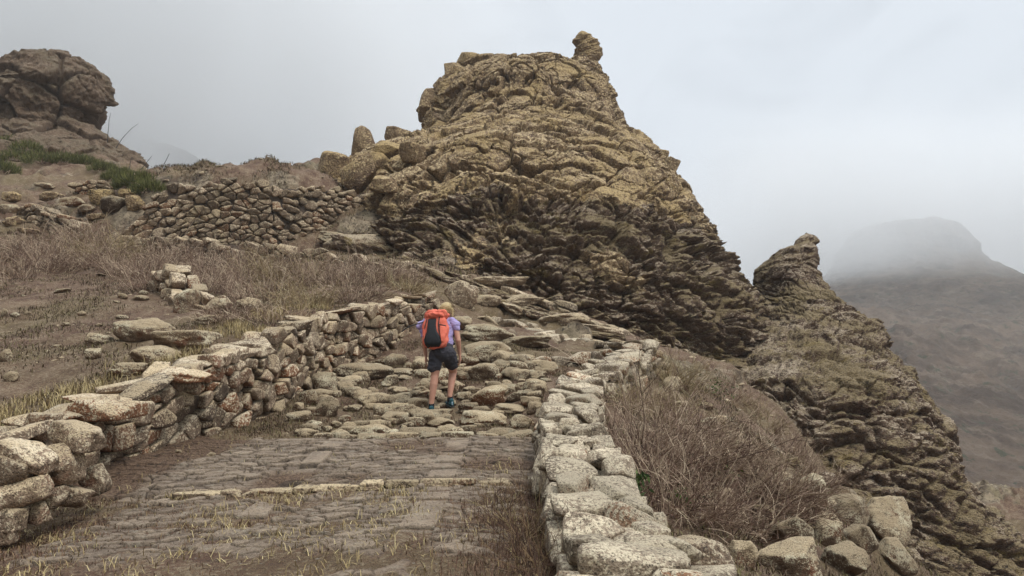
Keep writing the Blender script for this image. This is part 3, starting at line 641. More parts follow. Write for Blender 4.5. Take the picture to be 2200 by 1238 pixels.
# loose larger blocks at the near end of the left wall
def put_rock(name, px, py, w, h, Y, seed, mat, label, d=.9, tilt=0., yaw=0., roll=0., lvl=4, k=10, p=12, lo=.74, cat='stone', noise=.05, rnd=None, **kw):
    c = vat(px, py, Y); s = Y / FPX
    V, F = rock((w * s / 2, w * s / 2 * d, h * s / 2), lvl, k, p, noise, seed, lo)
    V = V @ rotz(math.radians(yaw)).T @ rotx(math.radians(roll)).T @ roty(math.radians(tilt)).T + c
    return mk(name, V, F, M[mat], origin=(c[0], c[1], V[:,2].min()), attrs={'rnd': np.full(len(V), (seed * .377) % 1 if rnd is None else rnd)}, label=label, cat=cat, **kw)
for i, (px, py, w, h, Y, tilt, lab) in enumerate([
    (28, 1018, 100, 90, 5.15, 10, 'big grey block bulging from the near left end of the left wall'),
    (118, 1003, 96, 92, 5.45, -12, 'large brown and grey block second from the near left end of the left wall'),
    (40, 1065, 110, 60, 5.1, -18, 'split grey block low in the near left end of the left wall'),
    (18, 1112, 80, 52, 5.05, 5, 'low rounded stone at the foot of the near left end of the left wall'),
    (78, 1100, 56, 44, 5.2, 8, 'small squarish block at the foot of the left wall beside the low rounded stone'),
    (112, 1072, 54, 48, 5.35, -14, 'tan block tucked under the large brown and grey block'),
    (160, 1068, 60, 44, 5.5, 12, 'slanting pale stone at the foot of the wall left of the upright triangular stone'),
    (8, 1150, 60, 40, 5.0, 0, 'lowest stone at the left edge where the wall meets the weeds'),
    (208, 1032, 52, 66, 5.75, -20, 'upright pale triangular stone against the foot of the near left wall'),
    (170, 935, 110, 48, 5.6, 14, 'pale pointed slab lying on top of the near left wall'),
    (60, 978, 120, 44, 5.2, 20, 'flat grey slab sloping down the top of the near left wall'),
    (96, 905, 76, 40, 6.2, 4, 'pale rounded stone behind the pointed slab on the left wall'),
    (230, 880, 120, 46, 6.6, 2, 'large tan lichened slab on the left wall where it starts to rise'),
    (405, 806, 118, 28, 7.9, 6, 'long grey flagstone projecting from the top of the left wall')]):
    put_rock('wall_block', px, py, w, h, Y, 40 + i, 'wallstone', lab, tilt=tilt, k=5, p=34, rnd=.3 + .05 * i, lo=.78)
# right wall: broad low parapet seen from above
def right_line():
    ys = [2.6, 3.6, 4.4, 5.0, 6.0, 7.0, 8.0, 9.0, 10.0, 11.5, 13.2]; zt = [.50, .56, .66, .75, .87, .92, 1.0, 1.12, 1.26, 1.44, 1.74]; L = []
    for Y, z in zip(ys, zt):
        x = float(np.interp(Y, RW[:,1], RW[:,0])) ; L.append((x, Y, min(T1(x - .5, Y), T1(x + .6, Y) + .15) - .1, z))
    return L
RL = right_line()
stone_wall('dry_stone_wall', RL, .58, .19, .2, .125, M['palestone'], 'broad low dry stone parapet with pale flat cap stones to the right of the hiker', lvl=4, seed=8, cap=(.13, .40, .13, .22, M['palestone']), ncap=99, gap=.006, p=40, capskip=.2, cap_over=.02)
# wide stepped apron joining path and parapet, and the parapet turning left at the far corner
stone_wall('dry_stone_wall', wl([(1402,742,13.6,.6),(1345,742,14.4,.6),(1290,738,15.4,.6),(1200,722,16.6,.65),(1130,700,17.6,.75),(1060,684,18.2,.75),(985,676,18.6,.6)]), .5, .30, .26, .17, M['wallstone'], 'low rubble parapet turning left beyond the far corner of the path', lvl=3, seed=12, cap=(.35, .6, .12, .7, M['palestone']), ncap=24)
stone_wall('dry_stone_wall', wl([(1330,765,13.0,.35),(1270,768,12.9,.35),(1200,768,12.8,.35),(1108,768,12.7,.32)]), .32, .34, .3, .2, M['palestone'], 'single course of squared stones crossing the path ahead of the hiker', lvl=4, seed=15)
# terrace wall
stone_wall('dry_stone_wall', wl([(262,508,23.7,.7),(300,470,23.8,1.3),(345,405,24.0,2.2),(420,399,24.2,2.5),(500,396,24.3,2.6),(580,398,24.6,2.6),(640,404,25.0,2.1),(700,408,25.7,1.6),(760,412,26.4,1.2),(806,425,27.2,.7)]), .5, .25, .4, .15, M['terracestone'], 'tall curved terrace retaining wall of small stones at the foot of the crag', lvl=4, seed=20, gap=.005, p=44, drop=.33)
stone_wall('dry_stone_wall', wl([(250,520,23.4,.5),(330,512,23.2,.7),(430,516,23.0,.75),(540,524,22.8,.6),(620,540,22.6,.45)]), .5, .26, .4, .15, M['terracestone'], 'lower apron of stones bulging out beneath the tall terrace wall', lvl=4, seed=22, gap=.005, p=44, drop=.33)
stone_wall('dry_stone_wall', wl([(168,398,27.2,.9),(215,392,27.4,1.0),(262,408,27.6,.9),(300,420,27.8,.6)]), .5, .26, .4, .15, M['terracestone'], 'small ruined wall on the slope left of the tall terrace wall', lvl=4, seed=23, gap=.005, p=44, drop=.33)
stone_wall('dry_stone_wall', wl([(42,452,24.5,.8),(90,446,24.3,.95),(130,462,24.1,.7),(168,470,24.0,.4)]), .5, .26, .4, .15, M['terracestone'], 'crumbling end of wall at the far left edge of the hillside', lvl=4, seed=24, gap=.005, p=44, drop=.33)
stone_wall('dry_stone_wall', wl([(600,548,21.2,.3),(700,552,21,.3),(800,562,20.8,.32),(900,580,20.6,.35),(980,600,20.3,.35),(1080,624,20,.4),(1180,655,19.4,.4),(1280,696,18.8,.4),(1350,722,18.2,.4)]), .4, .36, .3, .17, M['terracestone'], 'low broken line of rubble edging the upper track below the crag', lvl=4, seed=26, gap=.015, ragged=1.2)
# ruined heap of wall in the dry scrub
stone_wall('dry_stone_wall', wl([(352,588,15.8,.55),(375,598,15.2,.7),(398,622,14.5,.75),(415,650,13.9,.7),(450,664,13.6,.4),(510,660,13.6,.35),(548,668,13.6,.25)]), .5, .28, .25, .2, M['wallstone'], 'short collapsed stone wall standing alone in the dry scrub', lvl=4, seed=28, ragged=1.3)

# ------------------------------------------------------------------ paved path
STEPS = [(8.15, .13), (6.1, .07)]
def paving():
    nx, ny = 620, 760; xs = np.linspace(-3.75, .42, nx); ys = 2.4 + (np.linspace(0, 1, ny)**1.25) * 5.75
    X, Y = np.meshgrid(xs, ys); x, y = X.ravel(), Y.ravel(); z = terr(x, y) + .012
    stepY = 6.1 + .035 * (x + 1.5); z = z + np.where(y > stepY, .0, -.035) 
    w = fbm(np.stack([x * 1.3, y * 1.3, 0 * x], 1), 3) * .12
    w2 = fbm(np.stack([x * 5, y * 5, 0 * x + 2], 1), 3) * .08; q = np.stack([x * 6.4 + w * 6 + w2 * 4, (y + w * 1.6 + w2 * .9) * 14.5, 0 * x], 1); f1, f2, idh, cen = voro(q, 1.0, 2)
    # two lengthwise courses of larger slabs
    strip = ((np.abs(x + .78 - .03 * y - w * .5) < .115) | (np.abs(x + 1.85 - w * .6) < .10)) & (fbm(np.stack([x * 0, y * .9, 0 * y + 3], 1), 2) > -.22)
    g1, g2, jd, _ = voro(np.stack([np.round(x / .9) * 3, (y + w) * 2.6, 0 * x + 9], 1), .7, 2)
    f1 = np.where(strip, g1 * .5, f1); ed = np.where(strip, g2 - g1, f2 - f1); idv = np.where(strip, jd, idh)
    big = fbm(np.stack([x * .8, y * .8, 0 * x + 5], 1), 4, .6)
    edge = sstep(-2.6, -3.7, x + .25 * (6.5 - y) * 0) + .8 * sstep(-.15, .3, x) * sstep(7.2, 5.5, y)
    soil = np.clip(sstep(.06, .3, big + edge * .5) + .0, 0, 1) * .9
    soil = np.maximum(soil, sstep(.2, .9, edge) * .9)
    hgt = (sstep(.0, .14, ed) * .036 + (idv / 255. - .5) * .036 + fbm(np.stack([x * 9, y * 14, 0 * x], 1), 4) * .008) * (1 - soil * .75) + soil * fbm(np.stack([x * 6, y * 6, z], 1), 5, .6) * .03
    mk('path', np.stack([x, y, z + hgt], 1), gridF(ny, nx), M['paving'], attrs={'rnd': np.where(strip, .75 + idv / 1020., idv / 255.), 'soil': np.where(soil < .3, soil, soil), 'joint': (1 - sstep(.03, .13, ed)) * 1.}, kind='structure')
paving()
# kerb stones edging the two shallow steps
def kerb_row(name, y0, slope, xa, xb, hgt, label, seed, lmin, lmax):
    g = np.random.default_rng(seed); root = empty(name, ((xa + xb) / 2, y0, T1((xa + xb) / 2, y0)), label=label, cat='stone step')
    x = xa
    while x < xb:
        l = g.uniform(lmin, lmax); l = min(l, xb - x + .1); V, F = rock((l * .52, g.uniform(.055, .09), hgt * .62), 4, 4, 20, .03, int(g.integers(1e6)), .86, .2)
        xc = x + l / 2; yc = y0 + slope * (xc + 1.5) + g.uniform(-.012, .012); zc = T1(xc, yc) + .018 + g.uniform(-.008, .012)
        V = V @ rotz(g.uniform(-.05, .05)).T @ roty(g.uniform(-.04, .04)).T + (xc, yc, zc)
        mk('kerb_stone', V, F, M['cobble' if seed == 2 else 'terracestone'], root, attrs={'rnd': np.full(len(V), g.uniform(.2, .8))}); x += l * 1.01
kerb_row('stone_step', 8.18, 0, -2.15, .22, .13, 'straight line of lichened kerb stones where the paving ends and the cobbles begin', 2, .16, .42)
kerb_row('stone_step', 6.1, .035, -2.7, -.1, .055, 'thin worn stone edge crossing the middle of the paved path', 5, .14, .45)
ORD = ['first', 'second', 'third', 'fourth', 'fifth', 'sixth', 'seventh', 'eighth', 'ninth', 'tenth', 'eleventh', 'twelfth', 'thirteenth', 'fourteenth', 'fifteenth', 'sixteenth', 'seventeenth', 'eighteenth', 'nineteenth', 'twentieth', 'twenty first', 'twenty second']
# ------------------------------------------------------------------ embedded rocks of the stepped rough path
ER = [(775,806,140,34),(696,832,70,46),(702,885,54,42),(662,862,40,32),(810,866,75,30),(864,857,42,22),(902,842,38,17),(925,899,92,26),(944,912,68,20),(848,903,66,28),(803,915,48,18),(780,932,72,28),(895,936,112,24),(997,932,66,24),(1035,907,115,30),(1005,884,52,22),
 (1048,860,88,40),(1095,884,80,20),(1038,806,76,36),(1107,808,64,24),(1155,784,38,16),(1183,797,28,21),(1156,810,42,16),(860,802,64,16),(868,814,36,12),(838,822,32,24),(832,779,56,13),(1125,774,54,18),(858,842,36,14),(975,836,28,24),(925,850,50,16),
 (1085,935,70,20),(1118,912,50,26),(740,905,30,18),(640,880,26,18),(1090,835,50,18),(1130,838,46,20),(720,850,26,14),(985,792,34,14),(905,806,40,18),(940,792,30,12),(760,880,34,14),(965,868,40,16),(1060,832,40,16),(1010,840,34,14),(890,870,50,20),(1140,868,52,24),(950,930,40,16),(1070,890,36,14),(875,918,36,14),(1120,940,50,18),(690,780,36,14),(1000,770,40,14),(740,785,30,12),(1160,840,40,20),(770,848,40,16)]
DESC = {0: 'long cream lichened slab furthest up the rough path on the left', 1: 'tall domed rock beside the left wall', 2: 'round dark footed rock near the foot of the left wall', 7: 'broad rock under the left boot of the hiker', 8: 'pale crusted rock just in front of the boot rock',
        11: 'rounded rock resting on the kerb at left', 12: 'long low rock against the middle of the kerb', 14: 'reddish brown ledge rock below and right of the hiker', 16: 'large lumpy lichened rock to the right of the boots', 18: 'pair of fused pale lumps right of the shins', 19: 'flat rock between the fused lumps and the squared course', 29: 'small orange brown rock beside the right calf'}
def ground_rock(name, px, py, w, h, seed, mat, label, cat='rock', d=None, sink=.35, level=4, k=14, p=13, noise=.12, yaw=0., group=None, rnd=None, lo=.72, Yadd=0.):
    c = hit(px, py + h * .3); s = c[1] / FPX; g = np.random.default_rng(seed)
    hz = max(h * s * .66, .035); hd = (w * s / 2) * (d or g.uniform(.45, .8))
    V, F = rock((w * s / 2, hd, hz), level, k, p, noise, seed, lo)
    V = V @ rotz(yaw or g.uniform(-.25, .25)).T @ roty(g.uniform(-.08, .08)).T + (c[0], c[1] + hd * .5 + Yadd, c[2] + hz * (1 - 2 * sink) + hz * .25)
    return mk(name, V, F, M[mat], origin=(c[0], c[1] + hd * .5, c[2]), attrs={'rnd': np.full(len(V), g.random() if rnd is None else rnd)}, label=label, cat=cat, group=group)
_rest = sorted([i for i in range(len(ER)) if i not in DESC], key=lambda i: -ER[i][1]); BAND = ['row nearest the kerb', 'second row up from the kerb', 'row level with the boots', 'row level with the calves', 'row level with the knees', 'row level with the shorts']
for b_ in range(6):
    for j, i in enumerate(sorted(_rest[b_ * 8:b_ * 8 + 8], key=lambda i: ER[i][0])): DESC[i] = ('broad ' if ER[i][2] > 60 else 'small ' if ER[i][2] < 40 else '') + 'rough path rock, %s from left in the %s' % (ORD[j], BAND[b_])
for i, (px, py, w, h) in enumerate(ER):
    ground_rock('embedded_rock', px, py, w, h, 100 + i, 'cobble', DESC.get(i, 'low lichen crusted rock set in the earth of the rough stepped path'), group='larger rocks set in the rough stepped path', rnd=.95 if i in (14, 29) else None)
# small filler rocks
g = np.random.default_rng(5); n = 0
while n < 165:
    px, py = g.uniform(620, 1180), g.uniform(765, 945)
    c = hit(px, py)
    if sdist(c[:1], c[1:2], LW)[0] < .15 or sdist(c[:1], c[1:2], RW)[0] > -.45 or c[1] < 8.3: continue
    w = g.uniform(18, 60)
    ground_rock('embedded_rock', px, py, w, w * g.uniform(.3, .6), 300 + n, 'cobble', 'little lichen crusted rock filling a gap between the larger rocks of the rough path', group='small rocks set in the rough stepped path', level=3); n += 1
# bedrock slabs beyond
for i, (px, py, w, h, lab) in enumerate([(1050, 722, 130, 40, 'broad pale bedrock slab beside the head of the hiker'), (1045, 762, 112, 42, 'mossy yellowish bedrock hump right of the pack and shorts'), (1130, 738, 120, 24, 'long low slab running back to the bend parapet'), (985, 700, 60, 30, 'bedrock step just behind the head of the hiker'), (950, 748, 60, 22, 'shaded bedrock ledge left of the hips'),
    (985, 640, 84, 52, 'big brown boulder with a pale rim closing the far end of the left wall'), (1045, 650, 70, 30, 'earthy brown rock right of the boulder at the wall end'), (1110, 650, 120, 26, 'long ribbed ledge climbing left above the bend'), (1210, 690, 130, 26, 'long dark ribbed ledge above the bend parapet'), (1290, 712, 110, 22, 'ribbed ledge ending at the far corner of the parapet'), (1060, 612, 140, 22, 'thin pale ledge below the overhang of the crag')]):
    ground_rock('bedrock', px, py, w, h, 500 + i, 'cobble' if i < 5 else 'terracestone', lab, level=5, k=16, noise=.11, d=.7, rnd=.6)
ground_rock('boulder', 768, 528, 160, 42, 520, 'terracestone', 'long undercut pale ledge boulder lying below the terrace wall', level=5, noise=.12, rnd=.7)
ground_rock('boulder', 985, 505, 90, 50, 521, 'strata', 'yellowish knob of rock at the base of the crag left flank', level=5, noise=.12)
ground_rock('boulder', 990, 550, 110, 46, 522, 'strata', 'ochre knob of rock overhanging the earthy hollow', level=5, noise=.12)
# boulders lying on the crag foot
LEDG = [((1010,560),(1240,640),7),((960,600),(1340,735),12),((1030,640),(1220,705),6),((1230,655),(1400,735),6),((860,560),(1000,610),5),((700,520),(830,545),3)]
k = 0
for (ax, ay), (bx, by), n in LEDG:
    for j in range(n):
        t = (j + R.uniform(.2, .8)) / n; px, py = ax + (bx - ax) * t, ay + (by - ay) * t + R.uniform(-6, 6); w = R.uniform(50, 100)
        c = hit(px, py); s = c[1] / FPX; V, F = rock((w * s / 2, w * s * .32, w * s * R.uniform(.10, .17)), 5, 12, 10, .13, 800 + k, .7)
        V = V @ rotz(R.uniform(-.2, .2)).T @ roty(math.radians(R.uniform(12, 24))).T + c
        mk('rock_ledge', V, F, M['strata' if k % 3 else 'cobble'], origin=c, attrs={'rnd': np.full(len(V), R.uniform(.3, .9))}, label='%s tilted ledge from the left in the %s' % (ORD[j], ['line of rock just under the crag foot', 'long line of rock edging the upper track', 'line behind the bend parapet', 'line at the right foot of the crag', 'line above the end of the left wall', 'line below the long undercut ledge boulder'][LEDG.index(((ax, ay), (bx, by), n))]), cat='rock', group='tilted ledges above the bend'); k += 1
_sr = []
for k in range(34):
    px, py = R.uniform(1420, 1800), 0; py = 800 + (px - 1420) * .62 + R.uniform(-10, 190); w = R.uniform(16, 60)
    _sr.append((px, py, w, R.uniform(.35, .65)))
_sm = sorted(_sr, key=lambda q: q[0])
for k, (px, py, w, hf) in enumerate(_sr):
    j = _sm.index(_sr[k])
    ground_rock('slope_rock', px, py, w, w * hf, 860 + k, 'strata' if k % 2 else 'cobble', 'slope rock right of the parapet, %s from the %s' % (ORD[j] if j < 17 else ORD[33 - j], 'left' if j < 17 else 'right'), group='rocks on the slope right of the parapet')
HR = [(20,430,60,20),(70,455,50,18),(110,425,70,22),(150,440,60,20),(215,430,50,34),(240,455,60,40),(285,445,50,36),(180,455,44,18),(30,480,60,22),(10,455,40,20),(210,470,50,16),(320,480,40,14),(60,500,50,14),(130,485,60,14),(275,420,44,20),(90,405,60,14)]
_h = sorted(range(len(HR)), key=lambda i: HR[i][0])
for i, (px, py, w, h) in enumerate(HR): ground_rock('hillside_rock', px, py, w, h, 900 + i, 'cobble' if i % 2 else 'crag', 'lichened rock left of the tall terrace wall, %s from the left' % ORD[_h.index(i)], group='rocks on the slope left of the terrace wall')
# hillside outcrops and stones
for i, (px, py, w, h, lab) in enumerate([(300, 718, 120, 56, 'large pale lichened outcrop lump left of centre on the bare hillside'), (382, 744, 150, 46, 'wide pale rounded outcrop right of the large lump'), (325, 770, 110, 44, 'cracked pale outcrop sloping towards the left wall'), (265, 800, 90, 30, 'low pale outcrop half hidden in dry grass'), (440, 690, 60, 20, 'small flat pale rock below the collapsed wall'), (205, 735, 60, 30, 'thin curved rim of rock left of the large lump'), (195, 765, 36, 26, 'knobbly little rock at the left end of the rim'),
    (395, 655, 60, 56, 'upright brown block at the foot of the collapsed wall'), (470, 662, 66, 34, 'mossy stone fallen right of the collapsed wall'), (525, 662, 66, 34, 'pale capped stone at the right end of the fallen stones')]):
    ground_rock('rock', px, py, w, h, 540 + i, 'cobble', lab, level=5, noise=.09, d=.8, rnd=.5)
SM = [(262,638,22,12,'small pale stone left of the other two in the bare earth'),(297,642,40,14,'flat pale stone on the bare earth below the scrub'),(308,630,20,10,'small whitish stone just above the flat pale stone'),(174,675,20,10,'single greenish white stone in the middle of the bare earth'),(128,627,50,9,'long thin pale stone in the upper left of the bare earth'),(30,680,20,12,'little stone near the left edge of the hillside'),(8,676,16,18,'upright stone touching the left picture edge'),(58,676,18,8,'buff pebble right of the little stone'),(140,699,22,9,'pale pebble below the greenish white stone'),(258,684,26,10,'flat pebble above the curved rim'),(297,687,16,8,'dark topped pebble above the large lump'),(10,770,30,28,'mossy lump at the left edge above the wall'),(20,815,36,20,'half buried flat stone at the far left'),(250,650,16,6,'tiny white stone below the pair'),(470,672,20,8,'small stone between the fallen stones'),(210,700,18,7,'tiny sunken stone above the curved rim'),(120,745,24,8,'sunken flat stone on the lower bare slope'),(383,975,20,12,'reddish stone on the dusty left side of the paving'),(452,982,26,12,'pale stone on the dusty left side of the paving')]
for i, (px, py, w, h, lab) in enumerate(SM): ground_rock('stone', px, py, w, h, 600 + i, 'cobble', lab, cat='stone', level=3, rnd=.97 if i == 17 else .6)
# bottom right boulders
for i, (px, py, w, h, Y, mat, lab, tilt) in enumerate([(1375,1182,230,90,4.2,'palestone','large speckled pale boulder lying across the near end of the parapet',-4),(1500,1196,140,96,4.4,'wallstone','brown sided boulder right of the large speckled one',8),(1360,1235,130,90,3.95,'palestone','smooth grey boulder at the bottom edge below the speckled one',-20),(1500,1242,190,50,4.2,'palestone','flat pale boulder cut by the bottom edge of the picture',3)]):
    put_rock('boulder', px, py, w, h, Y, 700 + i, mat, lab, cat='boulder', tilt=tilt, lvl=5, k=10, p=10, noise=.07, d=.8, rnd=.35 + (i * .07) % .4)

for i, (px, py, w, h, lab) in enumerate([(1750,1080,66,66,'upright weathered boulder at the left top of the lower right cluster'),(1832,1112,100,50,'rounded boulder right of the upright weathered one'),(1908,1150,120,70,'yellow lichened boulder at the right end of the lower right cluster'),(1710,1168,96,60,'pale lichened boulder at the left of the lower right cluster'),(1790,1168,70,54,'dark boulder in the middle of the lower right cluster'),(1850,1188,74,60,'narrow boulder right of the dark middle one'),(1700,1222,130,56,'wide pale boulder at the bottom of the lower right cluster'),(1835,1226,120,54,'brown streaked boulder at the bottom of the lower right cluster'),(1608,1212,70,44,'small knobbly boulder left of the lower right cluster'),(1640,1130,28,20,'small pale stone under the dry bush'),(1780,1130,44,26,'small stone wedged between the upper boulders'),(1930,1212,90,50,'lowest right boulder of the lower right cluster'),(1560,1232,60,30,'stone cut by the bottom edge just right of the flat pale boulder')]):
    ground_rock('boulder', px, py, w, h * 1.15, 720 + i, 'cobble', lab, cat='boulder', sink=.25, level=5, k=16, p=26, d=.8, rnd=.35 + (i * .07) % .4, noise=.07, lo=.62)
# ------------------------------------------------------------------ plants
def twigs(P0, D, Ln, Rad, curl, rnd, segs=5, sides=3, sag=0., seed=0, wob=.14):
    """tapering curved tubes"""
    g = np.random.default_rng(seed); n = len(P0); D = D / np.linalg.norm(D, axis=1, keepdims=True)
    ax = g.normal(size=(n, 3)); ax /= np.linalg.norm(ax, axis=1, keepdims=True); pts = [P0]; d = D.copy(); dirs = [D]
    for k in range(segs):
        d = d + np.cross(ax, d) * curl / segs + g.normal(size=(n, 3)) * wob; d[:,2] -= sag / segs; d /= np.linalg.norm(d, axis=1, keepdims=True)
        pts.append(pts[-1] + d * (Ln / segs)[:,None]); dirs.append(d.copy())
    pts = np.stack(pts, 1); dirs = np.stack(dirs, 1)
    u = np.cross(dirs, np.array([.3, .5, .81])); u /= np.linalg.norm(u, axis=2, keepdims=True) + 1e-9; v = np.cross(dirs, u)
    rad = Rad[:,None] * np.linspace(1, .3, segs + 1)[None]
    an = np.arange(sides) / sides * 2 * math.pi
    V = pts[:,:,None] + rad[:,:,None,None] * (u[:,:,None] * np.cos(an)[None,None,:,None] + v[:,:,None] * np.sin(an)[None,None,:,None])
    base = np.arange(n)[:,None,None] * (segs + 1) * sides; i = np.arange(segs)[None,:,None] * sides; j = np.arange(sides)[None,None,:]; j2 = (j + 1) % sides
    F = np.stack([base + i + j, base + i + j2, base + i + sides + j2, base + i + sides + j], -1).reshape(-1, 4)
    return V.reshape(-1, 3), F, np.repeat(rnd, (segs + 1) * sides), pts
def bush(centre, rad, nstem, length, seed, flat=.8, lean=(0, 0), r0=.0045, side=3, spread=1.):
    """fan of bare twigs with side twigs; returns arrays"""
    g = np.random.default_rng(seed); th = g.uniform(0, 2 * math.pi, nstem); rr = np.sqrt(g.uniform(0, 1, nstem)) * rad * .55
    P0 = np.stack([centre[0] + rr * np.cos(th), centre[1] + rr * np.sin(th), np.zeros(nstem)], 1); P0[:,2] = terr(P0[:,0], P0[:,1]) - .02
    el = np.abs(g.normal(size=nstem)) * .5 * spread + .1
    D = np.stack([np.cos(th) * np.sin(el) + lean[0], np.sin(th) * np.sin(el) + lean[1], np.cos(el) * flat], 1) + g.normal(size=(nstem, 3)) * .12
    Ln = length * (.35 + .85 * g.uniform(0, 1, nstem)) * (1 + .25 * np.sin(th * 3 + seed)) * np.where(g.uniform(0, 1, nstem) > .94, 1.55, 1); rnd = g.uniform(0, 1, nstem)
    A = twigs(P0, D, Ln, np.full(nstem, r0) * g.uniform(.6, 1.2, nstem), g.uniform(-1.6, 1.6, nstem)[:,None], rnd, 6, 3, .15, seed)
    pts = A[3]; m = nstem * side; pi = np.repeat(np.arange(nstem), side); k = g.integers(2, 6, m)
    Pb = pts[pi, k]; Db = (pts[pi, k] - pts[pi, k - 1]); Db /= np.linalg.norm(Db, axis=1, keepdims=True); Db = Db + g.normal(size=(m, 3)) * .6
    B = twigs(Pb, Db, Ln[pi] * g.uniform(.2, .5, m), np.full(m, r0 * .6), g.uniform(-.8, .8, m)[:,None], np.clip(rnd[pi] + g.normal(size=m) * .12, 0, 1), 3, 3, .1, seed + 1)
    return [(A[0], A[1], A[2]), (B[0], B[1], B[2])]
def merge(parts):
    V = []; F = []; A = []; n = 0
    for v, f, a in parts: V.append(v); F.append(f + n); A.append(a); n += len(v)
    return np.concatenate(V), np.concatenate(F), np.concatenate(A)
def mkbush(name, parts, mat, c, label=None, **k):
    V, F, A = merge(parts); return mk(name, V, F, M[mat], attrs={'rnd': A}, origin=(c[0], c[1], T1(c[0], c[1])), smooth=False, label=label, **k)
# large twiggy bushes right of the parapet: (px,py base, radius, stems, length)
RB = [(1395,1000,.7,300,.80,'twig','tallest twiggy bush leaning out from behind the parapet below the far corner',(.25,0)),(1400,900,.7,280,.585,'twig_olive','olive tinged dry bush just below the far corner of the parapet',(.2,.1)),(1490,985,.8,300,.68,'twig','dense brown dry bush in the middle of the slope beside the parapet',(.3,0)),(1590,1040,.75,240,.6,'twig','spreading dry bush in front of the dark rock spur',(.3,0)),(1440,1085,.7,280,.58,'twig','low dark dry bush nearest the big pale cap stones',(.2,-.1)),(1680,1080,.6,200,.5,'twig','small outermost dry bush reaching towards the lower right boulders',(.35,0)),(1560,1130,.7,220,.5,'twig','trailing tangle of twigs above the speckled boulder',(.3,-.1)),(1450,830,.5,200,.65,'twig_olive','thin dry bush at the foot of the far corner of the parapet',(.1,.1)),
 (1570,850,.6,150,.5,'twig','small dry bush on the slope below the foot of the dark spur, highest of four',(.1,0)),(1640,905,.6,150,.5,'twig_olive','small olive dry bush second down the edge of the slope below the dark spur',(.1,0)),(1700,975,.6,150,.45,'twig','small dry bush third down the edge of the slope below the dark spur',(.1,0)),(1760,1030,.5,120,.4,'twig','lowest small dry bush at the edge of the slope just above the boulder cluster',(.1,0))]
for i, (px, py, r, n, l, mt, lab, lean) in enumerate(RB):
    c = hit(px, py); sc_ = 1.0
    mkbush('dry_bush', bush(c, r, n, l, 900 + i, lean=lean, spread=1.5, r0=.0052), mt, c, lab, cat='bush')
for i, (px, py, r, n, l, lab) in enumerate([(1120,1150,.30,150,.30,'reddish dry shrub against the left foot of the parapet'),(1165,1225,.28,150,.32,'reddish dry shrub at the bottom edge of the picture beside the parapet'),(1070,1090,.24,90,.2,'smallest reddish dry shrub on the right edge of the paving')]):
    c = hit(px, py); mkbush('dry_shrub', bush(c, r, n, l, 960 + i, spread=1.3, r0=.0028), 'redweed', c, lab, cat='shrub')
# scrub belts on the left hillside
LB = [(150,575,1.3,340,.75),(60,590,1.2,260,.6),(230,560,1.1,300,.8),(300,590,1.2,320,.8),(380,575,1.2,300,.75),(460,590,1.2,300,.7),(540,600,1.2,300,.75),(620,600,1.2,300,.7),(700,610,1.2,300,.7),(780,610,1.2,280,.65),(850,605,1.1,260,.55),(560,640,1.1,260,.6),(660,650,1.0,240,.5),(760,640,.9,220,.5),(480,690,.6,180,.4),(330,620,.8,160,.6),(440,625,1.0,240,.6),(880,625,.8,180,.45),(190,530,1.2,260,.8),(100,545,1.2,240,.7),(0,560,1.2,240,.7),(590,690,.7,140,.4)]
_lo = sorted(range(len(LB)), key=lambda i: LB[i][0])
for i, (px, py, r, n, l) in enumerate(LB):
    c = hit(px, py, 8); mkbush('dry_scrub', bush(c, r * 1.1, n, l, 1000 + i, spread=1.1, r0=.0085 * c[1] / 18, side=2), 'twig_olive' if i % 5 == 2 else 'twig', c, 'leafless brown scrub bush, %s from the left in the dry belt across the hillside' % ORD[_lo.index(i)], cat='bush', group='dry scrub bushes on the left hillside')
for i, (px, py, r, n, l, lab) in enumerate([(1260,470,1.0,260,.5,'reddish patch of scrub growing high on the crag face'),(1430,520,.8,160,.45,'small reddish scrub on the right flank of the crag')]):
    pass
# dry grass behind the left wall and tufts
def blades(P0, hgt, rnd, w=.004, seed=0, lean=.5):
    g = np.random.default_rng(seed); n = len(P0); th = g.uniform(0, 2 * math.pi, n); el = np.abs(g.normal(size=n)) * lean
    D = np.stack([np.cos(th) * np.sin(el), np.sin(th) * np.sin(el), np.cos(el)], 1); sd = np.stack([-np.sin(th), np.cos(th), 0 * th], 1) * w
    P1 = P0 + D * (hgt * .55)[:,None]; D2 = D + np.stack([np.cos(th), np.sin(th), -1.2 + 0 * th], 1) * .5; D2 /= np.linalg.norm(D2, axis=1, keepdims=True); P2 = P1 + D2 * (hgt * .45)[:,None]
    V = np.stack([P0 - sd, P0 + sd, P1 - sd * .7, P1 + sd * .7, P2], 1).reshape(-1, 3); b = np.arange(n)[:,None] * 5
    return V, [np.concatenate([b + 0, b + 1, b + 3, b + 2], 1), np.concatenate([b + 2, b + 3, b + 4], 1)], np.repeat(rnd, 5)
def scatter(n, x0, x1, y0, y1, fn, seed):
    g = np.random.default_rng(seed); x = g.uniform(x0, x1, n); y = g.uniform(y0, y1, n); m = g.uniform(0, 1, n) < fn(x, y); x, y = x[m], y[m]
    return np.stack([x, y, terr(x, y) - .005], 1), g
